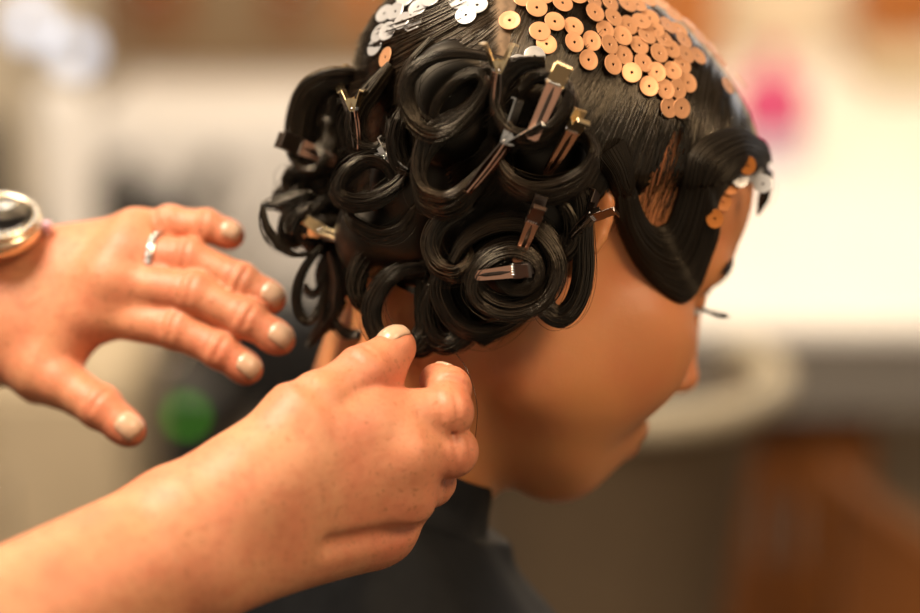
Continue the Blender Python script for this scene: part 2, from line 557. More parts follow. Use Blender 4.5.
S = SDF((-.16, -.13, -.11), (.14, .13, .17), .0025)
cranium(S)
S.cone((-.036, 0, -.02), (-.03, 0, -.12), .053, .053, .022)
CV, CF = S.mesh(); CV = relax(CV, CF, 2)
def vnormals(V, F):
    n = np.cross(V[F[:, 2]] - V[F[:, 0]], V[F[:, 3]] - V[F[:, 1]]); out = np.zeros_like(V)
    for i in range(4): np.add.at(out, F[:, i], n)
    return out / (np.linalg.norm(out, axis=1)[:, None] + 1e-12)
CN = vnormals(CV, CF)
hl = hairline(CV)
thick = np.interp(CV[:, 0], [-.09, -.03, .04], [.0125, .0075, .0055])
s01 = lambda v: np.clip(v, 0, 1) ** 2 * (3 - 2 * np.clip(v, 0, 1))
thick = thick + .012 * s01((-.025 - CV[:, 0]) / .05) * s01(CV[:, 2] / .06)
sm = np.clip(hl / .016, 0, 1); sm = sm * sm * (3 - 2 * sm)
CV2 = CV + CN * (thick * sm - .002 * (1 - sm))[:, None]
keep = (hl[CF] > -.003).all(1)
# the bare scalp that shows at the temple and along the parting
pj = proj(h2c(CV2)); near = (CV2[:, 1] < .02)
def in_poly(P, poly):
    c = np.zeros(len(P), bool); n = len(poly)
    for i in range(n):
        (x0, y0), (x1, y1) = poly[i], poly[(i + 1) % n]
        m = ((y0 > P[:, 1]) != (y1 > P[:, 1])) & (P[:, 0] < (x1 - x0) * (P[:, 1] - y0) / (y1 - y0 + 1e-9) + x0)
        c ^= m
    return c
bare = near & (in_poly(pj, [(634, 226), (638, 200), (652, 170), (668, 140), (678, 122), (686, 130), (684, 165), (676, 200), (664, 228)]))
keep &= ~bare[CF].all(1)
used = np.unique(CF[keep]); remap = np.full(len(CV2), -1); remap[used] = np.arange(len(used))
capV = h2c(CV2[used]); capF = remap[CF[keep]]
pc = proj(capV); sc_a = np.exp(-((pc[:, 0] - 506 + (pc[:, 1] - 30) * .03) / np.interp(pc[:, 1], [0, 70], [17, 6])) ** 2) * np.clip((80 - pc[:, 1]) / 18, 0, 1) * (capV[:, 1] < .0)
link_mesh('hair_cap', capV, capF, HAIR_CAP, woman, attrs={'tone': np.full(len(capV), .1), 'scalp': np.clip(sc_a, 0, .75) * (.75 + .25 * np.sin(pc[:, 1] * .9 + pc[:, 0] * .7))})
CAP_BVH = BVHTree.FromPolygons([Vector(v) for v in h2c(CV2)], [tuple(map(int, f)) for f in CF[(hl[CF] > -.004).all(1)]])
EYE_C = np.array([0, -DIST, 0])
def surf(px, py):
    """the hair or skin under a point of the view: (point, normal)"""
    d = nrm(C(px, py, 0) - EYE_C)
    best = None
    for b in (CAP_BVH, BODY_BVH):
        loc, no, i, t = b.ray_cast(Vector(EYE_C), Vector(d))
        if loc is not None and (best is None or t < best[2]): best = (np.array(loc), np.array(no), t)
    if best is None:
        q = None
        for dd in np.linspace(-.09, .10, 39):
            p = C(px, py, dd)
            for b in (CAP_BVH, BODY_BVH):
                loc, no, i, t = b.find_nearest(Vector(p))
                if q is None or t < q[2]: q = (p, np.array(no), t)
        best = q
    n = best[1]
    if n @ d > 0: n = -n
    return best[0], n

PARTING = [(499, -40), (512, -40), (510, 40), (506, 64), (502, 58), (500, 30)]
TEMPLE = [(634, 228), (638, 200), (652, 170), (668, 142), (680, 120), (688, 130), (686, 165), (678, 200), (664, 230)]
# --- combed lengths lying over the scalp, radiating from the crown ahead of the frame's top
def comb_strands(n, seed, region, crown=(735, -150), length=(50, 150), lift=.0012, rad=(.00016, .00032), wob=.10, m=16, tone=(.05, .6)):
    r = np.random.default_rng(seed)
    S, R, T = [], [], []
    x0, y0, x1, y1 = region
    tries = 0; left = 0
    while len(S) < n and tries < n * 8:
        tries += 1
        if left <= 0:
            cx_, cy_ = r.uniform(x0, x1), r.uniform(y0, y1); left = r.integers(5, 22)
            cb = r.normal(0, wob); ch = r.uniform(0, lift); cL = r.uniform(*length); ct_ = r.random() ** 2
        left -= 1
        px, py = cx_ + r.normal(0, 3.0), cy_ + r.normal(0, 5)
        hit = CAP_BVH.ray_cast(Vector(EYE_C), Vector(nrm(C(px, py, 0) - EYE_C)))
        if hit[0] is None: continue
        if in_poly(np.array([[px, py]]), PARTING)[0] or (in_poly(np.array([[px, py]]), TEMPLE)[0] and r.random() < .93): continue
        L = cL * r.uniform(.8, 1.1); step = L / (m - 1)
        bend = cb + r.normal(0, .02); tau = cx_ * 1.0; p = np.array([px, py]); pts = []
        h0 = ch * r.uniform(.5, 1); clump = ct_ * 2 - 1
        ok = True
        for i in range(m):
            if i > 2 and (in_poly(p[None], PARTING)[0] or (in_poly(p[None], TEMPLE)[0] and r.random() < .85)): ok = False; break
            q = nrm(C(p[0], p[1], 0) - EYE_C)
            loc, no, _, _ = CAP_BVH.ray_cast(Vector(EYE_C), Vector(q))
            if loc is None: ok = False; break
            pts.append(np.array(loc) + np.array(no) * (.0002 + h0 * (.6 + .4 * clump)))
            d = p - np.array(crown); d = d / np.linalg.norm(d)
            if p[0] > 505 and p[0] < 575 and p[1] < 80: d = d * .5 + np.array((.05, .6))
            a = bend * (i / m) + .06 * clump
            # behind the crown the lengths are swept back, so they turn a little leftward
            if p[0] < 610: a += .012 * i
            d = np.array([d[0] * math.cos(a) - d[1] * math.sin(a), d[0] * math.sin(a) + d[1] * math.cos(a)])
            p = p + d * step
        if not ok and len(pts) < 6: continue
        pts = catmull(np.array(pts), m)
        S.append(pts); w = r.uniform(*rad)
        R.append(w * np.clip(np.minimum(np.linspace(0.3, 6, m), np.linspace(6, .3, m)), 0, 1))
        T.append(np.full(m, (tone[0] + (tone[1] - tone[0]) * (.65 * ct_ + .35 * r.random())) * (2.2 if abs(px - 506) < 26 and py < 75 else 1)))
    return np.array(S), np.array(R), np.array(T)

def link_strands(name, S, R, T, parent=woman):
    V, F = strands_geo(S, R)
    return link_mesh(name, V, F, HAIR, parent, attrs={'tone': np.repeat(T.reshape(-1), 3)})

parts = [comb_strands(3200, 1, (340, -30, 770, 215), length=(40, 130)),
         comb_strands(1100, 2, (560, -30, 770, 200), length=(90, 190), lift=.002),
         comb_strands(1000, 3, (370, -30, 530, 110), length=(60, 150), lift=.0035, rad=(.0002, .0004), tone=(.2, .9))]
link_strands('combed_hair', *[np.concatenate([p[i] for p in parts]) for i in range(3)])

# --- the body of gathered hair the curls are pinned against
MS = SDF(C(255, 380, -.09) * np.array([1, 0, 1.]) + np.array([0, -.12, 0]), C(625, 40, .05) * np.array([1, 0, 1.]) + np.array([0, .10, 0]), .0022)
for (x, y, rx, ry, dz, dr) in ((512, 262, 46, 44, .002, 16), (470, 288, 34, 40, .004, 14), (442, 300, 22, 36, .006, 12), (402, 240, 48, 30, .004, 16), (368, 235, 34, 44, .006, 18),
        (352, 275, 20, 34, .012, 18), (332, 132, 28, 40, None, 26), (338, 186, 34, 32, None, 26), (345, 235, 26, 40, None, 24), (305, 196, 20, 12, None, 12), (376, 118, 26, 40, None, 26), (360, 180, 30, 40, None, 26),
        (545, 205, 34, 40, .004, 10), (572, 225, 12, 36, .002, 8), (548, 150, 40, 40, .004, 12), (455, 100, 50, 60, .004, 12), (420, 180, 50, 50, .004, 14)):
    d = surf(x, y)[0][1] + dz if dz is not None else .012
    c = C(x, y, d); MS.ell(c, (rx * PX * .95, dr * .001, ry * PX * .95), .010)
V, F = MS.mesh(); V = relax(V, F, 2)
link_mesh('gathered_hair', V, F, HAIR_SOFT, woman, attrs={'tone': np.full(len(V), .05)})

LOCKS = []
# --- a lock: an elliptical rope of hair with its own strands
def lock(name, path, a, b, axis=(0, 1, 0), n=90, m=44, seed=0, taper=(.7, .25), tone=(.02, .55), rad=(.00013, .00030), fray=.0008, core=.80, spread=1.0):
    """path: points in camera axes; a: half width along `axis`, b: half thickness across it"""
    r = np.random.default_rng(seed + 1000); n = int(n * 1.7)
    P = catmull(path, m)
    T = np.gradient(P, axis=0); T /= np.linalg.norm(T, axis=1)[:, None] + 1e-12
    ax = np.broadcast_to(nrm(axis), P.shape)
    A = ax - T * (ax * T).sum(1)[:, None]; A /= np.linalg.norm(A, axis=1)[:, None] + 1e-9
    B = np.cross(T, A)
    t = np.linspace(0, 1, m)
    env = np.interp(t, [0, .12, .75, 1], [taper[0], 1, 1, taper[1]])
    # core
    k = 14; ph = np.linspace(0, 2 * math.pi, k, endpoint=False)
    V = P[:, None] + core * env[:, None, None] * (a * np.cos(ph)[None, :, None] * A[:, None] + b * np.sin(ph)[None, :, None] * B[:, None])
    V = V.reshape(-1, 3)
    idx = np.arange(m * k).reshape(m, k)
    F = np.stack([idx[:-1], np.roll(idx[:-1], -1, 1), np.roll(idx[1:], -1, 1), idx[1:]], -1).reshape(-1, 4)
    F = np.vstack([F, [[idx[0, 0], idx[0, 3], idx[0, 7], idx[0, 10]], [idx[-1, 0], idx[-1, 10], idx[-1, 7], idx[-1, 3]]]])
    tv = np.full(len(V), .04); LOCKS.append((V, F))
    # strands, most of them on the surface of the rope
    nw = max(n // 8, 5); wi = r.integers(0, nw, n)           # strands gather into wisps that stand proud of one another
    ang = r.uniform(0, 2 * math.pi, nw)[wi] + r.normal(0, .07, n); rr = r.uniform(.78, 1.12, nw)[wi] * r.uniform(.95, 1.03, n)
    tw = r.normal(0, .45, nw)[wi] + r.normal(0, .06, n)
    aa = ang[:, None] + tw[:, None] * t[None]
    e = env[None] * rr[:, None] * spread
    S = P[None] + (a * np.cos(aa) * e)[..., None] * A[None] + (b * np.sin(aa) * e)[..., None] * B[None]
    S = S + (r.normal(0, fray, (n, 1, 3)) * np.sin(t * math.pi * r.uniform(.6, 1.6, n)[:, None])[..., None])
    fly = r.random(n) < .10                                  # a few hairs stand away from the lock
    S = S + np.where(fly[:, None, None], (r.normal(0, .0022, (n, 1, 3)) * np.sin(t * math.pi)[None, :, None]), 0)
    R = np.where(fly, .00011, r.uniform(*rad, n))[:, None] * np.interp(t, [0, .05, .85, 1], [.5, 1, 1, .3])[None]
    TT = np.broadcast_to((tone[0] + (tone[1] * 1.9 - tone[0]) * (.75 * r.random(nw)[wi] ** 2.4 + .25 * r.random(n) ** 3))[:, None], (n, m))
    V2, F2 = strands_geo(S, R)
    return link_mesh(name, np.vstack([V, V2]), np.vstack([F, F2 + len(V)]), HAIR, woman,
                     attrs={'tone': np.concatenate([tv, np.repeat(TT.reshape(-1), 3)])})

def tr(pts, base=None, lift=.012, slope=0.0, dd=None):
    """trace a path: pixel points at a depth measured off the hair under the curl's middle"""
    pts = np.array(pts, float)
    if base is None:
        c = pts.mean(0); base = surf(c[0], c[1])[0][1]
    n = len(pts); out = []
    for i, (x, y) in enumerate(pts):
        d = base - lift + slope * (i / (n - 1)) + (dd[i] if dd is not None else 0)
        out.append(C(x, y, d))
    return np.array(out)

mm = .001
# (name, pixels, lift, slope, half width, half thickness, axis, strands)
curls = [
 ('pin_curl', [(528, 60), (503, 60), (483, 56), (455, 54), (429, 61), (411, 77), (407, 98), (416, 120), (434, 132), (452, 129), (470, 115), (484, 97), (490, 82), (482, 73), (466, 76), (450, 88), (437, 104), (433, 118)], 18, -2, 10, 1.1, (.22, 1, .12), 170),
 ('pin_curl', [(432, 40), (410, 66), (404, 95), (414, 125), (417, 152), (405, 178), (385, 196), (362, 204), (344, 201), (338, 191), (345, 176), (358, 165), (372, 161), (386, 168), (393, 181)], 20, -4, 8, 1.9, (-.12, 1, -.3), 190),
 ('pin_curl', [(480, 92), (462, 118), (437, 133), (423, 153), (418, 177), (424, 197), (440, 206), (457, 202), (472, 187), (487, 168), (503, 147)], 20, 0, 11, 1.8, (.05, 1, -.55), 210),
 ('pin_curl', [(376, 80), (356, 82), (338, 86), (322, 96), (313, 114), (310, 140), (315, 160), (328, 166), (338, 155), (340, 138), (331, 124), (321, 126)], 6, 0, 15, 2.2, (.9, .9, -.2), 240),
 ('pin_curl', [(425, 195), (412, 216), (400, 230), (382, 236), (365, 231), (350, 219), (353, 207)], 16, 4, 8, 2.0, (0, 1, -.3), 130),
 ('pin_curl', [(436, 262), (420, 264), (402, 267), (385, 280), (373, 301), (372, 322), (382, 340), (400, 349), (416, 343), (424, 325), (420, 300), (420, 282)], 17, 0, 6, 3.4, (0, 1, 0), 150),
 ('pin_curl', [(452, 262), (462, 244), (478, 230), (500, 221), (524, 222), (545, 236), (556, 260), (551, 284), (536, 301), (512, 308), (490, 303), (475, 288), (477, 268), (493, 252), (515, 246), (533, 256), (537, 274), (524, 289), (507, 287), (499, 274)], 22, -6, 10, 3.0, (.05, 1, .35), 300),
 ('pin_curl', [(515, 262), (497, 260), (474, 260), (451, 268), (440, 285), (444, 306), (457, 325), (479, 333), (505, 327), (527, 312), (542, 292)], 17, 6, 9, 3.0, (.1, 1, -.1), 260),
 ('pin_curl', [(565, 150), (573, 178), (581, 205), (583, 240), (583, 275), (575, 303), (560, 317), (546, 309), (544, 291), (552, 274), (560, 258), (560, 236)], 11, 0, 7, 3.8, (0, 1, 0), 180),
 ('pin_curl', [(545, 62), (520, 66), (503, 80), (497, 106), (508, 132), (530, 141), (552, 132), (567, 112), (569, 94), (556, 80), (536, 78), (520, 90)], 16, 0, 10, 1.6, (.2, 1, -.2), 180),
 ('pin_curl', [(492, 135), (498, 160), (510, 181), (534, 193), (562, 190), (585, 176), (593, 155), (582, 138), (558, 140)], 14, 0, 10, 2.0, (.1, 1, -.35), 200),
 ('pin_curl', [(335, 178), (318, 184), (300, 193), (286, 192), (280, 200), (286, 208), (298, 205)], 0, 0, 7, 2.4, (.2, 1, 0), 110),
 ('pin_curl', [(350, 222), (330, 222), (312, 228), (302, 222), (298, 205), (306, 190), (322, 180)], 4, 0, 9, 2.6, (.5, 1, 0), 150),
 ('pin_curl', [(362, 232), (345, 242), (331, 256), (324, 274), (330, 294), (344, 302), (358, 290), (356, 268)], 8, 0, 8, 2.8, (.2, 1, 0), 150),
 ('pin_curl', [(415, 238), (395, 240), (376, 248), (362, 264), (356, 286), (364, 306), (380, 312)], 12, 0, 8, 3, (.2, 1, 0), 150),
 ('pin_curl', [(472, 205), (455, 213), (438, 226), (430, 248), (438, 268), (456, 274), (470, 262), (468, 244)], 16, 0, 9, 2.4, (.1, 1, -.2), 170),
 ('pin_curl', [(445, 275), (430, 290), (424, 312), (430, 334), (446, 344), (460, 334), (462, 314), (450, 302)], 12, 0, 7, 3.5, (0, 1, 0), 150),
 ('pin_curl', [(392, 66), (375, 90), (362, 108), (356, 128), (364, 146), (380, 150), (392, 138), (390, 120)], 14, 0, 9, 2.2, (.3, 1, -.1), 150),
 ('pin_curl', [(540, 190), (560, 200), (572, 218), (574, 240), (562, 256), (544, 256)], 12, 0, 8, 2.6, (0, 1, 0), 140),
 ('pin_curl', [(345, 150), (330, 165), (312, 174), (298, 172), (292, 182), (300, 196), (316, 198)], 2, 0, 9, 3, (.3, 1, 0), 150),
 ('pin_curl', [(350, 190), (332, 198), (318, 212), (310, 232), (318, 248), (332, 244)], 4, 0, 9, 3, (.3, 1, 0), 150),
 ('pin_curl', [(318, 190), (303, 204), (292, 222), (290, 240), (300, 246)], 0, 0, 8, 2.2, (.6, 1, 0), 130),
 ('pin_curl', [(405, 110), (398, 140), (404, 165), (420, 172)], 12, 0, 10, 3, (.3, 1, 0), 150),
 ('pin_curl', [(350, 95), (340, 112), (338, 135), (344, 160), (356, 172)], 4, 0, 12, 3, (.4, 1, 0), 150),
]
for i, (nm, px_, lf, sl, a, b, ax, n) in enumerate(curls):
    lock(nm, tr(px_, lift=lf * mm, slope=sl * mm), a * mm, b * mm, ax, n=n, seed=i, m=60)
# thin ringlets and wisps hanging at the nape
wisps = [
 ([(312, 192), (292, 198), (275, 204), (262, 206)], 2.6, 1.6), ([(263, 206), (267, 226), (278, 243), (293, 253), (312, 254)], 2.6, 1.3),
 ([(322, 246), (306, 267), (298, 291), (300, 313), (309, 320), (319, 307), (324, 286)], 2.6, 1.6), ([(305, 283), (308, 291), (315, 292), (322, 282), (326, 268)], 1.4, .9),
 ([(330, 252), (337, 280), (334, 312), (322, 330), (310, 342)], 2.6, 2.4), ([(322, 300), (324, 318), (316, 334), (308, 346)], 2.4, 1.8),
 ([(332, 318), (342, 332), (354, 335), (366, 330)], 2.4, 1.6), ([(425, 338), (440, 347), (455, 347), (468, 340), (478, 329)], 2.2, 1.5),
 ([(474, 338), (484, 343), (496, 336), (505, 325)], 1.2, .7), ([(404, 345), (416, 353), (432, 350), (444, 342)], 2.0, 1.5),
 ([(345, 300), (334, 316), (333, 330)], 2.2, 1.8), ([(290, 235), (300, 215), (318, 205)], 4.0, 2.6),
]
for i, (px_, a, b) in enumerate(wisps):
    c = px_[0]
    lock('loose_ringlet', tr(px_, lift=.006, base=surf(max(c[0], 350), min(c[1], 330))[0][1]), a * mm, b * mm, (0, 1, 0), n=34, seed=50 + i, m=34, taper=(.8, .12))

# --- the finger wave that sweeps down over the temple in a U
outer = [(590, 160), (605, 178), (613, 200), (618, 230), (633, 262), (655, 288), (680, 304), (698, 288), (710, 258), (717, 232), (715, 208), (724, 190), (742, 174), (764, 180)]
inner = [(622, 138), (630, 160), (634, 183), (640, 205), (648, 220), (657, 226), (666, 222), (672, 210), (678, 190), (683, 168), (690, 148), (708, 134), (735, 128), (757, 140)]
mo = 70; OU = catmull(np.array(outer, float), mo); IN = catmull(np.array(inner, float), mo)
nu = 22
grid = np.zeros((mo, nu, 3)); gn = np.zeros((mo, nu, 3))
for i in range(mo):
    for j in range(nu):
        u = j / (nu - 1); q = OU[i] * (1 - u) + IN[i] * u
        p, n = surf(*q); grid[i, j] = p; gn[i, j] = n
# even the sheet out so it spans the ear and hairline smoothly, then plump it
for _ in range(14):
    g = grid.copy(); g[1:-1] = (grid[:-2] + 2 * grid[1:-1] + grid[2:]) / 4
    g2 = g.copy(); g2[:, 1:-1] = (g[:, :-2] + 2 * g[:, 1:-1] + g[:, 2:]) / 4
    gd = g2[:, :, 1]
    for i in range(mo):
        for j in range(nu):
            u = j / (nu - 1); q = OU[i] * (1 - u) + IN[i] * u
            grid[i, j] = C(q[0], q[1], gd[i, j])
nn = np.array([nrm(v) for v in (gn + np.array((0, -.7, 0))).reshape(-1, 3)]).reshape(gn.shape)
uu = np.linspace(0, 1, nu)
bul = np.sqrt(np.clip(1 - (2 * uu - 1) ** 2, 0, 1))
top = grid + nn * (.0012 + .0055 * bul[None, :, None]); bot = grid + nn * (-.002)
ring = np.concatenate([top, bot[:, ::-1]], 1); kk = ring.shape[1]
idx = np.arange(mo * kk).reshape(mo, kk)
F = np.stack([idx[:-1], np.roll(idx[:-1], -1, 1), np.roll(idx[1:], -1, 1), idx[1:]], -1).reshape(-1, 4)
r = np.random.default_rng(9); ns = 420
us = r.uniform(0.01, .99, ns); ui = us * (nu - 1); i0 = np.minimum(ui.astype(int), nu - 2); f = (ui - i0)[None, :, None]
St = (top[:, i0] * (1 - f) + top[:, i0 + 1] * f + (nn[:, i0]) * r.uniform(0, .0007, ns)[None, :, None]).transpose(1, 0, 2)
Rr = np.broadcast_to(r.uniform(.00015, .0003, ns)[:, None], St.shape[:2])
V2, F2 = strands_geo(St, Rr)
tone = np.concatenate([np.full(mo * kk, .03), np.repeat(np.repeat(r.uniform(.0, .35, ns), mo), 3)])
F_wave = F.copy()
link_mesh('finger_wave', np.vstack([ring.reshape(-1, 3), V2]), np.vstack([F, F2 + mo * kk]), HAIR_SOFT, woman, attrs={'tone': tone})
# the short lock that drops in front of the forehead
p0 = tr([(757, 160), (764, 178), (762, 195), (757, 214)], base=surf(735, 195)[0][1] + .03, lift=0)
lock('forehead_curl', p0, .004, .0024, (0, 1, 0), n=40, seed=90, m=24, taper=(1, .15))
# sparse hairs over the bare temple
Sx = []; r = np.random.default_rng(12)
for i in range(120):
    x = r.uniform(636, 692); y = r.uniform(105, 160)
    q = [(x, y), (x - 8 + r.normal(0, 3), y + 35), (x - 22 + r.normal(0, 4), y + 75)]
    P = []
    for a in catmull(np.array(q, float), 10):
        p, n = surf(*a); P.append(p + n * .0008)
    Sx.append(P)
Sx = np.array(Sx); link_strands('temple_hairs', Sx, np.broadcast_to(np.linspace(.00022, .00010, 10), Sx.shape[:2]), np.full(Sx.shape[:2], .1))

link_strands('loose_hair', *(lambda P: (P[None], np.full((1, len(P)), .00016), np.full((1, len(P)), .1)))(catmull(np.array([C(455, 352, -.075), C(468, 372, -.085), C(477, 405, -.09), C(475, 440, -.085), C(471, 462, -.078)]), 40)))

_v, _f, _o = [], [], 0
for V, F in LOCKS: _v.append(V / np.array([1, 1, 1])); _f.append(F + _o); _o += len(V)
LOCK_BVH = BVHTree.FromPolygons([Vector(v) for v in np.vstack(_v)], [tuple(map(int, f)) for f in np.vstack(_f)])
def front(px, py, r_=3):
    """depth of the foremost hair round a point of the view"""
    out = []
    for dx in (-r_, 0, r_):
        for dy in (-r_, 0, r_):
            q = nrm(C(px + dx, py + dy, 0) - EYE_C); c = []
            for b in (LOCK_BVH, CAP_BVH, BODY_BVH):
                h_ = b.ray_cast(Vector(EYE_C), Vector(q))
                if h_[0] is not None: c.append(h_[0][1])
            if c: out.append(min(c))
    return min(out) if out else None
# ================================================================== the salon cape
m_cape = noisy('black_nylon', (.0028, .0029, .0032), (.0045, .0046, .005), 90, .7, bump=.0003, Specular_IOR_Level=.25)
def loft_cape():
    rings = []
    # (centre, half-width along FT, half-width along LT)
    T0 = nrm(np.array((.47, -.04, .88)))                  # the collar stands square to the bowed neck
    a0 = nrm(np.array((.88, 0, -.47))); b0 = nrm(np.cross(T0, a0))
    c0 = C(399, 436, .012)
    am = nrm(a0 + FT); bm = nrm(np.cross(nrm(T0 - DOWN), am)) * 1.0
    spec = [(c0, a0, b0, .0550, .057), (c0 - T0 * .008, a0, b0, .0570, .058), (c0 - T0 * .016, a0, b0, .0595, .059), (c0 - T0 * .024 + a0 * .002, a0, b0, .062, .064),
            (C(374, 517, .02), am, b0, .071, .078)]
    for dn, fa, fb, sh in ((.012, .086, .115, .002), (.040, .108, .160, .000), (.07, .120, .20, .000), (.14, .15, .23, .004), (.24, .20, .27, .03), (.38, .27, .32, .08), (.52, .31, .35, .12)):
        spec.append((NB + DOWN * dn + FT * sh, FT, LT, fa, fb))
    m = 72; V = []
    r = np.random.default_rng(5)
    for j, (c, a, b, fa, fb) in enumerate(spec):
        for i in range(m):
            t = 2 * math.pi * i / m
            w = 1 + (.012 * math.sin(7 * t + j * .4) + .010 * math.sin(11 * t + 2)) * min(j / 4, 2.2)
            V.append(c + a * fa * w * math.cos(t) + b * fb * w * math.sin(t))
    V = np.array(V).reshape(len(spec), m, 3)
    q = np.array([catmull(V[:, i], 60) for i in range(m)]).transpose(1, 0, 2)
    k = len(q); inner = q.copy(); ce = q.mean(1, keepdims=True); inner = q + (ce - q) * (.0012 / np.linalg.norm(ce - q, axis=2, keepdims=True))
    A = q.reshape(-1, 3); B = inner.reshape(-1, 3); g = np.arange(k * m).reshape(k, m); nA = k * m
    F = [np.stack([g[:-1], g[1:], np.roll(g[1:], -1, 1), np.roll(g[:-1], -1, 1)], -1).reshape(-1, 4),
         nA + np.stack([g[:-1], np.roll(g[:-1], -1, 1), np.roll(g[1:], -1, 1), g[1:]], -1).reshape(-1, 4),
         np.stack([g[0], np.roll(g[0], -1), nA + np.roll(g[0], -1), nA + g[0]], -1), np.stack([g[-1], nA + g[-1], nA + np.roll(g[-1], -1), np.roll(g[-1], -1)], -1)]
    return np.vstack([A, B]), np.vstack(F)
V, F = loft_cape(); cape = link_mesh('cape', V, F, m_cape, woman)
# ================================================================== the stylist: arms and hands in view, the rest of the figure beside them
skin_s = skin_mat('stylist_skin', (.61, .265, .128), (.60, .155, .080), (.34, .13, .05), .6, sss=.22, rough=.50, blotch=.6, bump=.22)
m_nail = simple('nail_polish_beige', (.60, .355, .22), .30, Coat_Weight=.15)
m_nail.node_tree.nodes['Principled BSDF'].inputs['Subsurface Weight'].default_value = .1

def dirn(a, b): return nrm(np.asarray(b) - np.asarray(a))
class Hand:
    def __init__(s): s.fl = []; s.nails = []
    def finger(s, S, pts, rad, wrist, r0=.011, dors=(0, -1, .2)):
        """pts: knuckle, two joints, tip; rad in metres"""
        P = [np.asarray(p, float) for p in pts]
        S.cone(P[0], P[1], rad[0], rad[1], .012, kb=.0012)
        dors = nrm(dors)
        for i in range(1, len(P) - 1):
            S.cone(P[i], P[i + 1], rad[i], rad[i + 1], .002)
            # joint: a slight swelling
            S.ell(P[i] + dors * .0008, (rad[i] * 1.06,) * 3, .003)
        t = dirn(P[-2], P[-1])
        S.ell(P[-1] - dors * rad[-1] * .22 - t * rad[-1] * .4, (rad[-1] * 1.02,) * 3, .003)   # finger pad
        for i in range(2 if len(P) == 4 and rad[0] > .0128 and rad[-1] > .0084 else 1, len(P) - 1):
            # skin folds across the back of the joint
            ax = dirn(P[i - 1], P[i]); sd = nrm(np.cross(ax, dors)); dd = nrm(np.cross(sd, ax))
            for q in (-.4, .3):
                th = np.linspace(-.75, .75, 6)
                K = [P[i] + ax * rad[i] * q + (dd * math.cos(t_) + sd * math.sin(t_)) * (rad[i] * 1.06 + .0020) for t_ in th]
                S.chain(K, [.0013, .0017, .0018, .0018, .0017, .0013], .0012, '-')
            s.fl.append((P[i] + dors * rad[i] * .6, rad[i] * 1.3, .55))
        s.fl.append((P[-1], rad[-1] * 1.8, .8))
        return P
    def nail(s, base, tip, n, w, ln, R):
        s.nails.append((np.asarray(base, float), nrm(np.asarray(tip) - np.asarray(base)), np.asarray(n, float), w, ln, R))
    def flush(s, V):
        f = np.zeros(len(V))
        for c, r, a in s.fl: f = np.maximum(f, a * np.exp(-((V - c) ** 2).sum(1) / (2 * (r * .8) ** 2)))
        return f

def make_nail(S, H, parent):
    for base, t, n, w, ln, R in H.nails:
        n = nrm(n - t * (n @ t)); sd = np.cross(t, n)
        nu_, nv = 15, 17; V = []
        for j in range(nv):
            v = j / (nv - 1)
            for i in range(nu_):
                u = i / (nu_ - 1) * 2 - 1
                # rounded-square outline
                e = (1 - abs(2 * v - 1) ** 5) ** .5 if v < .5 else (1 - abs(2 * v - 1) ** 4) ** .42
                x = u * w * (.9 + .1 * v) * max(e, .02); ph = x / R
                p = base + t * (v * ln) + sd * (R * math.sin(ph)) + n * (R * (math.cos(ph) - 1) - .0010 * (v - .4) ** 2 * 4)
                V.append(p)
        V = np.array(V)
        # seat it on the finger, point by point, from above
        Q = V + n * .009; H0 = np.full(len(V), .009); done = np.zeros(len(V), bool)
        for _ in range(60):
            d = S.value(Q); done |= d < .0002
            st_ = np.where(done, 0, np.clip(d, .0001, .0008)); Q = Q - n * st_[:, None]; H0 -= st_
        Hg = H0.reshape(nv, nu_); mid_ = Hg[3:nv // 2 + 3, nu_ // 2 - 2:nu_ // 2 + 3].mean()
        Hg = np.maximum(Hg, mid_ - .0022)
        e_ = np.linspace(-1, 1, nu_)[None]; v_ = np.linspace(0, 1, nv)[:, None]
        lift = .0004 + .0008 * np.clip(1 - e_ ** 4, 0, 1) * np.clip(v_ * 5, 0, 1)
        for _ in range(4):
            Hs = Hg.copy(); Hs[1:-1, 1:-1] = (Hg[:-2, 1:-1] + Hg[2:, 1:-1] + Hg[1:-1, :-2] + Hg[1:-1, 2:] + Hg[1:-1, 1:-1]) / 5; Hg = Hs
        V = V + n * (Hg + lift).reshape(-1)[:, None]
        top = V + n * .0003; bot = V - n * .0009
        F = []
        g = np.arange(nu_ * nv).reshape(nv, nu_)
        m_ = nu_ * nv
        for j in range(nv - 1):
            for i in range(nu_ - 1):
                F.append((g[j, i], g[j, i + 1], g[j + 1, i + 1], g[j + 1, i])); F.append(tuple(m_ + q for q in (g[j, i], g[j + 1, i], g[j + 1, i + 1], g[j, i + 1])))
        rim = list(g[0]) + list(g[1:, -1]) + list(g[-1, ::-1][1:]) + list(g[::-1, 0][1:-1])
        for a, b in zip(rim, rim[1:] + rim[:1]): F.append((b, a, m_ + a, m_ + b))
        link_mesh('fingernail', np.vstack([top, bot]), F, m_nail, parent)

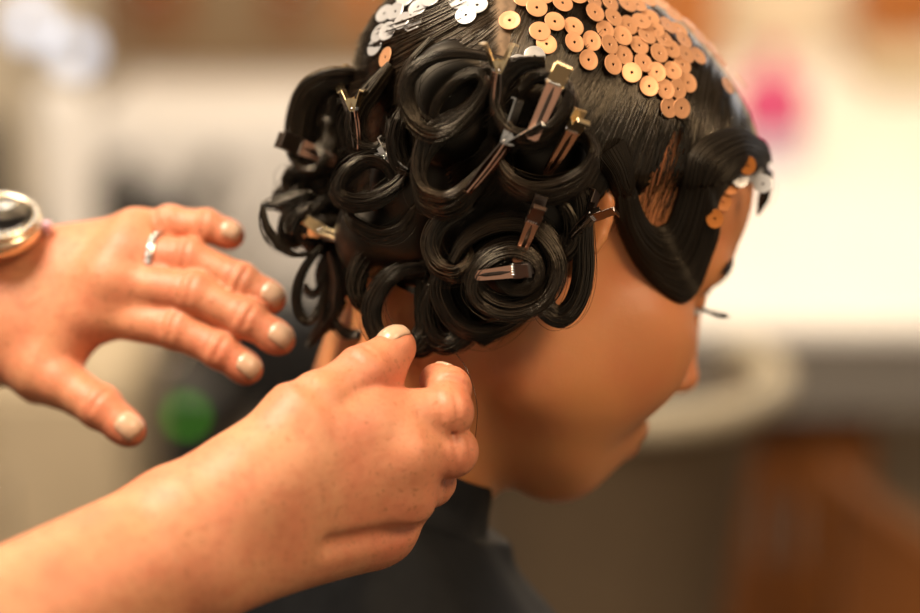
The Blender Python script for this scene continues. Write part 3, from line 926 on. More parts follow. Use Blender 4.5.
# ---------------------------------------------------------------- left hand, spread beside the curls
CL = lambda x, y, dd: C(x, y, dd - .052)
lw = CL(-38, 300, .082)
LH = Hand()
SL = SDF(CL(-110, 480, .02) * np.array([1, 0, 1]) + np.array([0, -.085, 0]), CL(330, 175, .08) * np.array([1, 0, 1]) + np.array([0, .095, 0]), .0009)
dl = (-.05, -1, .25)
l_fore = lw + np.array([-.24, .035, -.045])
SL.cone(lw + np.array([0, 0, .012]), lw + (l_fore - lw) * .4 + np.array([0, 0, .01]), .0235, .030, .02)
SL.cone(lw - np.array([0, 0, .013]), lw + (l_fore - lw) * .4 - np.array([0, 0, .01]), .0225, .030, .02)
mcpL = dict(i=CL(98, 313, .052), m=CL(112, 281, .048), r=CL(128, 253, .053), p=CL(140, 234, .062))
for q, r0, r1, oz in (('i', .020, .0125, -.012), ('m', .020, .0125, -.002), ('r', .019, .0118, .008), ('p', .017, .0105, .014)):
    SL.cone(lw + np.array([.012, 0, oz]), mcpL[q], r0, r1, .014)
    SL.ell(mcpL[q] + nrm(dl) * .004, (.0095,) * 3, .006); LH.fl.append((mcpL[q] + nrm(dl) * .008, .012, .5))
PI = LH.finger(SL, [mcpL['i'], CL(177, 329, .036), CL(220, 350, .030), CL(247, 369, .028)], [.0112, .0098, .0089, .0079], lw, dors=dl)
PM = LH.finger(SL, [mcpL['m'], CL(194, 293, .034), CL(247, 319, .028), CL(279, 339, .026)], [.0114, .0099, .0090, .0080], lw, dors=dl)
PR = LH.finger(SL, [mcpL['r'], CL(188, 258, .044), CL(241, 281, .038), CL(271, 298, .036)], [.0110, .0095, .0085, .0077], lw, dors=dl)
PP = LH.finger(SL, [mcpL['p'], CL(170, 224, .058), CL(206, 226, .052), CL(231, 235, .050)], [.0102, .0087, .0078, .0070], lw, dors=dl)
SL.cone(CL(10, 350, .070), CL(52, 378, .052), .0175, .0135, .016)
SL.cone(CL(10, 320, .070), CL(60, 335, .058), .018, .012, .02)
PT = LH.finger(SL, [CL(45, 374, .054), CL(60, 382, .050), CL(100, 407, .040), CL(129, 430, .034)], [.0130, .0122, .0106, .0086], lw, dors=(.35, -1, .30))
for q in ('i', 'm', 'r'):     # tendons fanning over the back of the hand
    a = lw + np.array([.05, -.012, .0]); b = mcpL[q] + nrm(dl) * .0085
    SL.cone(a * .6 + b * .4 + np.array([0, -.004, 0]), b, .0012, .0022, .006)
for P, n, w, ln, R in ((PI, (.15, -1, .42), .0060, .0118, .0078), (PM, (.15, -1, .42), .0061, .0122, .0080), (PR, (.15, -1, .40), .0058, .0116, .0076), (PP, (.2, -1, .30), .0050, .0098, .0066), (PT, (.45, -1, .15), .0070, .0128, .0095)):
    t = dirn(P[-2], P[-1]); LH.nail(P[-1] - t * ln * .42, P[-1], n, w, ln, R)
VL, FL = SL.mesh(); VL = relax(VL, FL, 1, .35)

# ---------------------------------------------------------------- right hand and forearm, pinching a hairpin at the nape
RH = Hand()
rw = C(172, 551, -.150)
r_elb = rw + nrm(C(0, 640, -.205) - rw) * .245
SR = SDF(np.minimum(rw, r_elb * .55 + rw * .45) + np.array([-.03, -.05, -.055]), C(505, 300, -.09) * np.array([1, 0, 1]) + np.array([0, -.02, 0]), .0010)
pv = nrm(np.array([-.45, 0, .9]))
e2 = rw + (r_elb - rw) * .62
SR.cone(rw + pv * .013, e2 + pv * .012, .0190, .0235, .02)
SR.cone(rw - pv * .009, e2 - pv * .014, .0190, .0235, .02)
SR.cone(rw, e2, .0215, .0265, .02)
dr = nrm((-.15, -1, .05))
mcpR = dict(i=C(378, 420, -.112), m=C(406, 456, -.114), r=C(402, 496, -.108), p=C(384, 524, -.096))
for q, r0, r1, o in (('i', .019, .0125, .014), ('m', .020, .0125, .004), ('r', .019, .0122, -.006), ('p', .0175, .0125, -.016)):
    SR.cone(rw + pv * o + np.array([.012, 0, 0.004]), mcpR[q], r0, r1, .016)
    SR.ell(mcpR[q] + dr * .003, (.0105,) * 3, .007); RH.fl.append((mcpR[q] + dr * .008, .013, .55))
SR.cone(C(250, 540, -.125), C(365, 533, -.098), .017, .014, .02)      # heel of the hand on the little-finger side
QI = RH.finger(SR, [mcpR['i'], C(446, 412, -.106), C(449, 388, -.096), C(436, 380, -.088)], [.0135, .0114, .0092, .0076], rw, dors=(.25, -1, .1))
QM = RH.finger(SR, [mcpR['m'], C(451, 451, -.102), C(446, 434, -.080), C(434, 420, -.068)], [.0135, .0112, .0090, .0078], rw, dors=(.25, -1, -.05))
QR = RH.finger(SR, [mcpR['r'], C(430, 481, -.090), C(424, 460, -.074), C(414, 448, -.064)], [.0130, .0108, .0088, .0076], rw, dors=(.3, -1, -.3))
QP = RH.finger(SR, [mcpR['p'], C(404, 512, -.080), C(406, 490, -.066), C(400, 474, -.058)], [.0115, .0098, .0080, .0068], rw, dors=(.3, -1, -.4))
SR.cone(C(215, 508, -.145), C(300, 418, -.128), .0155, .0140, .02)
SR.cone(C(250, 490, -.140), C(350, 430, -.118), .0180, .0120, .02)     # web of the thumb
QT = RH.finger(SR, [C(302, 416, -.128), C(320, 403, -.124), C(364, 374, -.110), C(397, 346, -.098)], [.0145, .0132, .0122, .0086], rw, dors=(-.55, -.75, .5))
SR.ell(C(382, 374, -.103), (.0105, .009, .0105), .006)
RH.fl.append((C(384, 380, -.112), .013, .9)); RH.fl.append((C(440, 385, -.085), .010, .8))
for P, n, w, ln, R in ((QT, (-.50, -.62, .55), .0070, .0142, .0092), (QI, (.5, .5, .75), .0056, .0105, .0075)):
    t = dirn(P[-2], P[-1]); RH.nail(P[-1] - t * ln * .48, P[-1], n, w, ln, R)
# folds at the base of the fist
SR.cone(C(330, 545, -.140), C(418, 528, -.110), .0020, .0014, .009, '-')
VR, FR = SR.mesh(); VR = relax(VR, FR, 1, .35)

# ---------------------------------------------------------------- the rest of the figure, out of the frame to the left
l_elb = l_fore
shR = np.array([-.52, -.27, .02]); shL = np.array([-.56, .16, .09])
mid = (shR + shL) / 2; upw = -DOWN
SB = SDF((-.95, -.50, -1.35), (-.20, .55, .55), .008)
SB.cone(r_elb, rw + (r_elb - rw) * .55, .042, .036, .01); SB.cone(l_elb, lw + (l_elb - lw) * .36, .042, .034, .01)
SB.cone(shR, r_elb, .052, .043, .01); SB.cone(shL, l_elb, .052, .043, .01)
SB.cone(mid + upw * .02, mid + upw * .13, .055, .05, .02)
hd = mid + upw * .20 + np.array([.03, 0, 0])
SB.ell(hd, (.095, .075, .115), .02); SB.ell(hd + np.array([.06, 0, -.05]), (.045, .05, .06), .03)
SB.cone(hd + np.array([.09, 0, -.01]), hd + np.array([.108, 0, -.045]), .009, .012, .01)
SB.cone(shR, shL, .06, .06, .05)
hip = mid + DOWN * .55 + np.array([-.08, 0, 0])
SB.cone(mid + DOWN * .12, hip, .115, .125, .08)
FLZ = FOCUS_PT[2]
for q in (-1, 1):
    a = hip + np.array([0, q * .085, 0]); fl = to_cam(np.array([*(to_world(a)[:2]), .05]))
    SB.cone(a, (a + fl) / 2, .085, .06, .03); SB.cone((a + fl) / 2, fl, .055, .038, .01)
    SB.ell(fl + np.array([.06, 0, 0]), (.115, .042, .04), .02)
VB, FB = SB.mesh(); VB = relax(VB, FB, 1)
stylist = empty('person', to_world(hip), 'hairdresser standing at left, bare freckled forearms, one hand spread and one pinching by the nape', 'person')
nL, nR = len(VL), len(VR)
allV = np.vstack([VL, VR, VB]); allF = np.vstack([FL, FR + nL, FB + nL + nR])
flush = np.concatenate([LH.flush(VL), RH.flush(VR), np.zeros(len(VB))])
link_mesh('body', allV, allF, skin_s, stylist, attrs={'flush': flush})
make_nail(SL, LH, stylist); make_nail(SR, RH, stylist)
# clothes and hair of the unseen part
m_shirt = noisy('black_cotton', (.012, .012, .013), (.02, .02, .022), 60, .8)
SC = SDF((-.95, -.50, -.75), (-.25, .55, .25), .008)
SC.cone(shR, shR + (r_elb - shR) * .75, .062, .058, .01); SC.cone(shL, shL + (l_elb - shL) * .75, .062, .058, .01)
SC.cone(shR, shL, .07, .07, .05); SC.cone(mid + DOWN * .12, hip, .128, .140, .08)
V, F = SC.mesh(); link_mesh('shirt', relax(V, F, 1), F, m_shirt, stylist)
SC = SDF((-1., -.40, -1.35), (-.35, .35, -.3), .008)
for q in (-1, 1):
    a = hip + np.array([0, q * .085, 0]); fl = to_cam(np.array([*(to_world(a)[:2]), .10]))
    SC.cone(a, (a + fl) / 2, .098, .075, .03); SC.cone((a + fl) / 2, fl, .075, .062, .01)
V, F = SC.mesh(); link_mesh('trousers', relax(V, F, 1), F, simple('dark_denim', (.015, .017, .03), .85), stylist)
SC = SDF(hd - .2, hd + .2, .006)
SC.ell(hd + np.array([-.02, 0, .015]), (.104, .09, .118), .01); SC.ell(hd + np.array([-.06, 0, -.06]), (.06, .075, .09), .02)
SC.ell(hd + np.array([.085, 0, -.04]), (.085, .07, .085), .01, '-')
V, F = SC.mesh(); link_mesh('hair', relax(V, F, 2), F, simple('stylist_hair', (.05, .025, .012), .5), stylist)
# ================================================================== the salon behind
def at(px, py, yw):
    """world point on a sight line at the room distance yw"""
    a = CAM; b = W(px, py, 1.0); t = (yw - a[1]) / (b[1] - a[1]); return a + (b - a) * t
m_wall = noisy('cream_plaster', (.80, .68, .50), (.84, .72, .54), 6, .8)
m_floor = noisy('brown_floor', (.12, .085, .055), (.17, .125, .085), 14, .5)
m_white = noisy('white_laminate', (.82, .79, .74), (.86, .83, .78), 9, .35)
m_grey = simple('grey_edge', (.20, .18, .155), .5)
m_cream = noisy('cream_vinyl', (.40, .34, .23), (.44, .37, .26), 12, .45)
m_taupe = noisy('taupe_with_shade', (.10, .066, .035), (.115, .077, .041), 30, .8)  # tub chair's back, its shade put into the colour
m_wood = noisy('orange_wood', (.36, .115, .018), (.50, .17, .03), 9, .4, stretch=(1, 1, .12))
m_wood2 = noisy('brown_wood', (.16, .052, .010), (.24, .08, .015), 9, .4, stretch=(1, 1, .12))
m_wood3 = noisy('russet_wood', (.17, .052, .007), (.22, .07, .010), 9, .45, stretch=(1, 1, .12))
m_tan = noisy('tan_wood', (.22, .145, .075), (.27, .18, .095), 7, .5, stretch=(.2, 1, 1))
m_black = simple('black_leather', (.010, .010, .011), .45)
m_chrome = simple('chrome', (.8, .8, .8), .12, 1.0)
m_beige = noisy('beige_panel', (.52, .42, .28), (.57, .46, .31), 8, .6)
m_pink = simple('pink_plastic', (.55, .05, .16), .4)
m_lilac = simple('lilac_plastic', (.55, .48, .58), .4)
m_cloth = noisy('white_towelling', (.74, .70, .66), (.80, .76, .72), 80, .9, bump=.002)

MB().box((-4, -3, -.05), (4, 4.6, 0)).world('floor', m_floor, kind='structure')
MB().box((-4, 4.2, 0), (4, 4.3, 2.8)).world('wall_back', m_wall, kind='structure')
MB().box((-4, -3, 2.8), (4, 4.6, 2.88)).world('ceiling', simple('ceiling_white', (.8, .76, .7), .9), kind='structure')
MB().box((-4, 4.17, 0), (4, 4.2, .10)).world('baseboard_back', m_white, kind='structure')

# long white counter on the right
tz = .74; yf = floor_hit(800, 322, tz)[1]; yb = 4.16
xl = at(480, 100, 3.9)[0]
t = empty('counter', (1.3, (yf + yb) / 2, 0), 'long white counter with grey edge at right behind the woman', 'counter')
MB().box((xl, yf, tz - .03), (2.6, yb, tz), bev=.006).world('worktop', m_white, t)
MB().box((xl + .01, yf + .01, tz - .13), (2.58, yf + .04, tz - .031)).world('apron', m_grey, t)
for x in (xl + .04, 2.5):
    MB().box((x, yf + .05, 0), (x + .05, yf + .10, tz - .031)).world('leg', m_grey, t); MB().box((x, yb - .10, 0), (x + .05, yb - .05, tz - .031)).world('leg', m_grey, t)
MB().box((xl + .12, yf + .40, .05), (2.48, yf + .415, tz - .031)).world('back_panel', m_beige, t)

# things on that counter
def on_counter(px, py): return floor_hit(px, py, tz)
p = on_counter(770, 158)
b = empty('bottle', p, 'pink bottle with lilac foot standing on the white counter', 'bottle')
MB().lathe([(0, 0), (.065, 0), (.07, .01), (.07, .05), (.064, .052), (0, .052)], 28, Matrix.Translation(p)).world('foot', m_lilac, b, True)
MB().lathe([(0, .0522), (.062, .0522), (.066, .06), (.066, .125), (.04, .15), (.014, .155), (.014, .175), (.02, .176), (.02, .20), (0, .20)], 28, Matrix.Translation(p)).world('flask', m_pink, b, True)
def wooden_box(pl, pr, pt, yw, z0, dep, label, mat, name='wooden_box', cat='box', knob=True):
    a, c = at(pl, 100, yw), at(pr, 100, yw); top = at((pl + pr) / 2, pt, yw)[2] if pt is not None else z0 + .4
    o = empty(name, ((a[0] + c[0]) / 2, yw + dep / 2, z0), label, cat)
    MB().box((a[0], yw, z0), (c[0], yw + dep, top), bev=.008).world('carcass', mat, o)
    h = (top - z0); n = 2
    for i in range(n):
        z1 = z0 + .02 + i * (h - .03) / n
        d = MB().box((a[0] + .02, yw - .014, z1), (c[0] - .02, yw - .0005, z1 + (h - .03) / n - .012), bev=.004).world('drawer', mat, o)
        MB().lathe([(0, 0), (.008, 0), (.008, .012), (.014, .016), (.014, .024), (0, .028)], 14, Matrix.Translation(((a[0] + c[0]) / 2, yw - .0142, z1 + h * .2)) @ Matrix.Rotation(math.pi / 2, 4, 'X')).world('knob', m_chrome, d, True)
    return o
wooden_box(862, 1010, -60, 3.93, tz, .2, 'orange wooden drawer chest at the far right end of the counter', m_wood, 'drawer_chest', 'drawers')
q = at(868, 100, 3.6); q2 = at(1010, 100, 3.6)
o = empty('storage_box', ((q[0] + q2[0]) / 2, 3.7, tz), 'low beige box on the counter in front of the orange drawer chest', 'box')
MB().box((q[0], 3.5, tz), (q2[0], 3.88, tz + .05), bev=.008).world('base', m_beige, o)
MB().box((q[0] - .004, 3.496, tz + .0501), (q2[0] + .004, 3.884, tz + .062), bev=.004).world('lid', m_beige, o)
# orange wooden chest on the far side of the head's top
wooden_box(560, 716, -60, 3.85, tz, .25, 'orange-brown wooden drawer chest on the counter, seen above the sequinned crown', m_wood, 'drawer_chest', 'drawers')

# tub chair with its rounded back to us
cyy = 1.36
cx = at(612, 400, cyy)[0]; rr = at(793, 350, cyy)[0] - cx; rz = at(630, 417, cyy - rr)[2]
tub = empty('tub_chair', (cx, cyy, 0), 'pale round-backed tub chair with cream rim, below the face', 'chair')
a0, a1 = math.radians(-205), math.radians(35)
T_ = Matrix.Translation((cx, cyy, 0))
MB().lathe([(rr - .125, .22), (rr - .100, .22), (rr - .066, .5), (rr - .036, rz - .06), (rr - .010, rz - .014), (rr - .026, rz - .014), (rr - .055, rz - .06), (rr - .09, .5), (rr - .125, .22)], 60, T_, a0, a1).world('back_shell', m_taupe, tub, True)
rim = [np.array((cx + (rr - .018) * math.cos(a), cyy + (rr - .018) * math.sin(a), rz - .014)) for a in np.linspace(a0, a1, 60)]
MB().tube(rim, .018, 14).world('rim', m_cream, tub, True)
MB().lathe([(0, .36), (rr - .10, .36), (rr - .095, .37), (rr - .095, .43), (rr - .11, .445), (0, .45)], 40, T_).world('seat', m_taupe, tub, True)
MB().lathe([(0, .06), (.03, .06), (.03, .359), (0, .359)], 20, T_).world('column', m_chrome, tub, True)
MB().lathe([(0, 0), (.20, 0), (.20, .015), (.05, .045), (.03, .06), (0, .06)], 36, T_).world('base', m_chrome, tub, True)

# wooden cabinet, lower right
def rot_box_world(name, c, half, z0, z1, ang, mat, parent, bev=.006, off=(0, 0)):
    M = Matrix.Translation((c[0], c[1], 0)) @ Matrix.Rotation(ang, 4, 'Z')
    return MB().box((-half[0] + off[0], -half[1] + off[1], z0), (half[0] + off[0], half[1] + off[1], z1), M, bev=bev).world(name, mat, parent)
yc = 1.80
kc = at(784, 500, yc); ang = math.radians(-6)
cab = empty('wooden_cabinet', (kc[0], yc + .12, 0), 'orange-brown wooden cabinet with two doors at lower right', 'cabinet')
zt = min(at(784, 408, yc)[2], .60)
c_ = (kc[0] + .01, yc + .12)
rot_box_world('carcass', c_, (.125, .10), .02, zt, ang, m_wood2, cab)
for i, dx in ((0, -.063), (1, .063)):
    d = rot_box_world('door', c_, (.054, .008), .06, zt - .035, ang, m_wood3, cab, .003, (dx, -.1085))
    rot_box_world('handle', c_, (.005, .008), zt - .22, zt - .12, ang, m_chrome, d, .002, (dx + (.04 if i == 0 else -.04), -.1248))
rot_box_world('plinth', c_, (.11, .085), 0, .0199, ang, m_black, cab, .002)
# a wooden bin with a slanting lid beside it
p0, p1 = at(846, 492, 1.42), at(960, 580, 1.42)
sl = empty('slant_bin', ((p0[0] + p1[0]) / 2, 1.52, 0), 'brown wooden bin with slanting top at the lower right edge', 'bin')
V = []
for y in (1.42, 1.50):
    V += [(p0[0], y, .02), (p1[0], y, .02), (p1[0], y, p1[2]), (p0[0], y, p0[2])]
link_world('carcass', V, [(0, 1, 2, 3), (7, 6, 5, 4), (0, 4, 5, 1), (1, 5, 6, 2), (2, 6, 7, 3), (3, 7, 4, 0)], m_wood2, sl, False)
dz = .012
V = [(x, y, z + o_) for y in (1.41, 1.51) for (x, z, o_) in ((p0[0] - .01, p0[2], .001), (p1[0], p1[2], .001), (p1[0], p1[2], dz + .003), (p0[0] - .01, p0[2], dz + .003))]
link_world('lid', V, [(0, 1, 2, 3), (7, 6, 5, 4), (0, 4, 5, 1), (1, 5, 6, 2), (2, 6, 7, 3), (3, 7, 4, 0)], m_wood3, sl, False)
MB().box((p0[0] + .02, 1.43, 0), (p1[0] - .02, 1.49, .0199)).world('foot', m_black, sl)
# left side: a beige cupboard, black styling chair, draped table
yl = 2.0
x0, x1 = at(-160, 480, yl)[0], at(132, 480, yl)[0]
zl = at(60, 378, yl)[2]
cu = empty('cupboard', ((x0 + x1) / 2, yl + .2, 0), 'low beige cupboard at the left behind the spread hand', 'cupboard')
MB().box((x0, yl, .03), (x1, yl + .4, zl), bev=.008).world('carcass', m_beige, cu)
for i in range(2):
    w_ = (x1 - x0) / 2
    d = MB().box((x0 + i * w_ + .006, yl - .016, .06), (x0 + (i + 1) * w_ - .006, yl - .0005, zl - .02), bev=.004).world('door', m_beige, cu)
    MB().box((x0 + (i + (.85 if i == 0 else .1)) * w_, yl - .032, zl - .25), (x0 + (i + (.85 if i == 0 else .1)) * w_ + .01, yl - .0162, zl - .15), bev=.003).world('handle', m_chrome, d)
MB().box((x0 + .02, yl + .02, 0), (x1 - .02, yl + .38, .0299)).world('plinth', m_black, cu)

def styling_chair(px, py_top, yw, wid, label):
    c = at(px, py_top, yw); zt = c[2]; x = c[0]; T = Matrix.Translation((x, yw, 0))
    o = empty('styling_chair', (x, yw, 0), label, 'chair', None)
    MB().box((-wid / 2, -.03, .50), (wid / 2, .05, zt), T, bev=.025).world('backrest', m_black, o)
    MB().box((-wid / 2, .051, .40), (wid / 2, .50, .50), T, bev=.03).world('seat', m_black, o)
    for s_ in (-1, 1):
        MB().box((s_ * (wid / 2 + .03) - .025, .04, .62), (s_ * (wid / 2 + .03) + .025, .42, .66), T, bev=.012).world('armrest', m_black, o)
        MB().box((s_ * (wid / 2 + .03) - .012, .18, .42), (s_ * (wid / 2 + .03) + .012, .22, .62), T, bev=.004).world('arm_post', m_chrome, o)
    MB().lathe([(0, .05), (.035, .05), (.035, .40), (0, .40)], 20, T @ Matrix.Translation((0, .27, 0))).world('column', m_chrome, o, True)
    MB().lathe([(0, 0), (.65 * wid, 0), (.65 * wid, .015), (.05, .04), (.03, .05), (0, .05)], 36, T @ Matrix.Translation((0, .27, 0))).world('base', m_chrome, o, True)
    return o
styling_chair(262, 292, 2.3, .26, 'black styling chair behind the two hands, beside a beige cupboard')
styling_chair(140, 184, 2.85, .13, 'black chair with narrow back in front of draped table')
styling_chair(-34, 115, 2.58, .12, 'black chair half out of the frame at the left edge')

# draped table, upper left
xa, xb = at(100, 100, 3.45)[0], at(420, 100, 3.45)[0]
zt = floor_hit(220, 95, 0.70)[2]
dt = empty('table', ((xa + xb) / 2, 3.6, 0), 'table under a pale cloth to the left of the curls', 'table')
MB().box((xa, 3.45, .67), (xb, 4.0, .70), bev=.004).world('tabletop', m_beige, dt)
for x in (xa + .03, xb - .07):
    for y in (3.48, 3.93): MB().box((x, y, 0), (x + .04, y + .04, .67)).world('leg', m_grey, dt)
n_ = 40; V = []; F = []
rows = [(3.425, .10), (3.428, .35), (3.435, .66), (3.445, .704), (3.5, .706), (3.8, .706), (4.02, .704), (4.03, .5)]
for j, (y, z) in enumerate(rows):
    for i in range(n_):
        t_ = i / (n_ - 1); wv = .018 * math.sin(i * 1.1) * (1 if z < .6 else .5 if z < .70 else 0) * (1 if j < 4 else -1)
        V.append((xa - .02 + (xb - xa + .04) * t_, y - abs(wv), z))
for j in range(len(rows) - 1):
    for i in range(n_ - 1): F.append((j * n_ + i, j * n_ + i + 1, (j + 1) * n_ + i + 1, (j + 1) * n_ + i))
cl = link_world('tablecloth', V, F, m_cloth, None, True)
sm_ = cl.modifiers.new('thick', 'SOLIDIFY'); sm_.thickness = .003
tag(cl, 'pale cloth hanging over the table left of the curls', 'tablecloth')
# sideboard along the wall behind the table
xa_, xb_ = at(92, 20, 4.06)[0], at(440, 20, 4.06)[0]
sb = empty('sideboard', ((xa_ + xb_) / 2, 4.11, 0), 'tan wooden sideboard with brown drawers along the wall at upper left', 'sideboard')
MB().box((xa_, 4.07, .04), (xb_, 4.165, 1.05), bev=.006).world('carcass', m_tan, sb)
MB().box((xa_ + .02, 4.08, 0), (xb_ - .02, 4.16, .0399)).world('plinth', m_black, sb)
for (p0_, p1_, mt) in ((122, 188, m_wood3), (268, 312, m_wood2), (342, 384, m_wood)):
    a_, b_ = at(p0_, 20, 4.05), at(p1_, 20, 4.05); z0 = at(150, 30, 4.05)[2]
    d = MB().box((a_[0], 4.054, z0), (b_[0], 4.0695, 1.0), bev=.003).world('drawer', mt, sb)
    MB().lathe([(0, 0), (.008, 0), (.008, .010), (.013, .014), (.013, .020), (0, .023)], 14, Matrix.Translation(((a_[0] + b_[0]) / 2, 4.0538, (z0 + 1.0) / 2)) @ Matrix.Rotation(math.pi / 2, 4, 'X')).world('knob', m_chrome, d, True)
# tall pale bottle and two round bulbs, top left
p = at(66, 200, 2.54)
bt = empty('pedestal', (p[0], 2.56, 0), 'pale cream round pedestal stand below the round bulbs at left', 'stand')
zt = at(66, 85, 2.54)[2]
T = Matrix.Translation((p[0], 2.56, 0))
MB().lathe([(0, 0), (.10, 0), (.10, .02), (.05, .04), (.045, .06), (0, .06)], 28, T).world('base', m_cream, bt, True)
MB().lathe([(0, .06), (.040, .06), (.045, .5), (.048, zt - .03), (.03, zt), (0, zt)], 28, T).world('column', m_cloth, bt, True)
def emis(name, col, s):
    m, nt, b = new_mat(name); setp(b, Base_Color=(*col, 1), Emission_Color=(*col, 1), Emission_Strength=s); return m
m_bulb = emis('bulb_glow', (.74, .83, 1.0), 1.5)
m_led = emis('green_led', (.05, .34, .0), 2.4)
for (px, py, r_, lab) in ((75, 52, .036, 'lower round bulb glowing bluish white on the mirror bar at top left'), (30, 22, .040, 'upper round bulb glowing bluish white on the mirror bar at top left')):
    c = at(px, py, 3.96)
    o = empty('globe_bulb', c, lab, 'bulb', 'mirror bulbs')
    MB().lathe([(r_ * math.sin(a), -r_ * math.cos(a)) for a in np.linspace(.01, math.pi - .01, 16)], 24, Matrix.Translation(c)).world('glass', m_bulb, o, True)
    MB().lathe([(.0, 0), (.014, 0), (.014, .03), (0, .03)], 16, Matrix.Translation(c + np.array((0, r_ * .96, 0))) @ Matrix.Rotation(-math.pi / 2, 4, 'X')).world('socket', m_chrome, o, True)
ca, cb_ = at(-40, -22, 4.05), at(110, 79, 4.05)
mir = empty('mirror_bar', (at(50, 36, 4.045)[0], 4.045, 0), 'dark slanting bar carrying the two round bulbs at left', 'mirror bar')
d_ = nrm(cb_ - ca); M = Matrix.Translation((ca + cb_) / 2) @ Vector(d_).to_track_quat('X', 'Z').to_matrix().to_4x4()
L_ = np.linalg.norm(cb_ - ca) / 2
MB().box((-L_, -.012, -.012), (L_, .012, .012), M, bev=.004).world('bar', m_beige, mir)
ft = at(84, 60, 4.045)
MB().box((ft[0] - .01, 4.035, 0), (ft[0] + .01, 4.055, ft[2]), bev=.003).world('post', m_beige, mir)
MB().lathe([(0, 0), (.05, 0), (.05, .01), (.02, .02), (0, .02)], 24, Matrix.Translation((ft[0], 4.045, 0))).world('base', m_beige, mir, True)
# small black unit with a green lamp
c = at(186, 416, 2.19)
xa, xb = at(156, 416, 1.9)[0], at(222, 416, 1.9)[0]; zt = at(186, 388, 1.9)[2]
dv = empty('power_unit', ((xa + xb) / 2, 1.95, 0), 'black floor unit with a round green lamp behind the spread hand', 'appliance')
MB().box((xa, 1.9, .01), (xb, 2.0, zt), bev=.01).world('housing', m_black, dv)
MB().box((xa + .01, 1.91, 0), (xb - .01, 1.99, .0099)).world('foot', m_grey, dv)
lc = at(186, 416, 1.897)
MB().lathe([(.010 * math.sin(a_), -.010 * math.cos(a_)) for a_ in np.linspace(.01, math.pi - .01, 14)], 24, Matrix.Translation(lc)).world('green_lamp', m_led, dv, True)
# ================================================================== sequins, clips, ring, watch
m_cop = simple('copper_sequin', (.60, .29, .135), .42, .4)
m_sequin_refl = simple('bright_reflection_sequin', (.52, .50, .48), .3, .45)  # sequins catching bright light: the reflection is put into this paler colour
def sequin_mesh(mat, nm):
    n = 36; R = .0050; ri = .00065; t = .00022; V = []; F = []
    prof = [(ri, 0), (ri + .00015, t), (R * .6, t * 1.0), (R - .00025, t * 1.5), (R, t), (R, t * .2), (R - .00025, 0), (ri + .00015, -t * .2)]
    mb = MB(); mb.lathe(prof + [prof[0]], n)
    me = bpy.data.meshes.new(nm); me.from_pydata(mb.V, [], mb.F); me.update(); me.materials.append(mat)
    return me
m_sequin_glow = simple('orange_light_sequin', (.50, .16, .02), .4, .2)  # hairline sequins: the orange light in them is put into the colour
SQ = {'a': sequin_mesh(m_sequin_glow, 'sequin_orange_light'), 'c': sequin_mesh(m_cop, 'sequin_copper'), 's': sequin_mesh(m_sequin_refl, 'sequin_reflection')}
CROWN = 'round copper sequin with centre hole in the dense patch over the crown'
LEFTS = 'round sequin coloured as a pale reflection in the cluster at the upper left of the parting'
seq = [(x, y, 'c', CROWN, 'copper sequins over the crown') for x, y in [(523.5, .5), (536, 10), (560.6, 6.5), (575.6, -1), (590, 2), (607, 4.5), (553, 24.5), (571.7, 29), (539, 34), (545, 46), (571.5, 44.6), (589.3, 42.4), (591.7, 15.4), (610.6, 20), (602.6, 32), (619.3, 37.8), (606, 46.6), (586, 61), (609.6, 66.3), (621.5, 57),
    (624, 8), (634.6, 9), (625.7, 27.4), (639, 25), (620, 38.7), (653, 32), (648, 21), (644, 38.7), (637, 47.6), (655.8, 55.4), (669, 51.5), (640.7, 65), (630, 74.3), (653.7, 74), (670.7, 72.8), (680, 43), (682.4, 56.7), (694.6, 58.7), (679.5, 67), (695, 40), (708, 51), (665, 28), (645, 4), (661, 42), (671, 18), (686, 28), (660, 8),
    (647, 87.6), (662.6, 91), (674, 90.7), (684.8, 84.5), (665.6, 108.4), (678, 108.7), (543, -3), (615, -6), (632, -6), (717, 63), (676, 33), (650, -4), (600, -9)]]
seq += [(510, 23, 'c', 'single copper sequin lying alone on the parting', None), (723.7, 87.7, 'c', 'lone copper sequin at the right, below the rest, near the hair outline', None),
    (745, 100, 'c', 'copper sequin seen edge-on at the right outline of the hair', None), (737, 84, 'c', 'copper sequin tilted at the right outline just above the lowest one', None),
    (534, 58, 's', 'sequin coloured as a bright reflection beside the slim clip at the end of the parting', None), (517.6, 66.5, 's', 'sequin coloured as a dull reflection below the bright one at the end of the parting', None)]
seq += [(x, y, 's', LEFTS, 'pale-reflection sequins left of the parting') for x, y in [(420, 10), (405, 24), (415.4, 25.4), (433, 2), (399, 14), (387, 16), (391, 34), (408, 2), (383, 36), (378, 48)]]
seq += [(462, 3, 's', 'largest sequin coloured as a white reflection at the top, left of the parting', None), (478, 8, 's', 'sequin coloured as a white reflection right of the largest white one', None), (466.7, 18, 's', 'sequin coloured as a pale reflection just below the two white ones left of the parting', None),
    (389, 58, 'c', 'copper sequin standing on edge at the left, below the pale cluster', None)]
seq += [(714, 219, 'a', 'lowest sequin coloured by orange light at the temple hairline', None), (722, 202, 'a', 'sequin coloured by dim brown light second from the bottom on the temple hairline', None), (729, 186, 'a', 'sequin coloured by orange light on the hairline left of the white pair', None),
    (739.4, 178.7, 's', 'left sequin of the pair coloured as white reflections on the forehead hairline', None), (747, 166, 'a', 'sequin coloured by orange light between the white pair on the forehead hairline', None), (753.6, 174.6, 's', 'right sequin of the pair coloured as white reflections on the forehead hairline', None),
    (762, 184, 's', 'sequin coloured as a tan reflection at the outer edge of the forehead hairline', None)]
rs = np.random.default_rng(21)
WAVE_BVH = BVHTree.FromPolygons([Vector(v) for v in ring.reshape(-1, 3)], [tuple(map(int, f)) for f in F_wave])
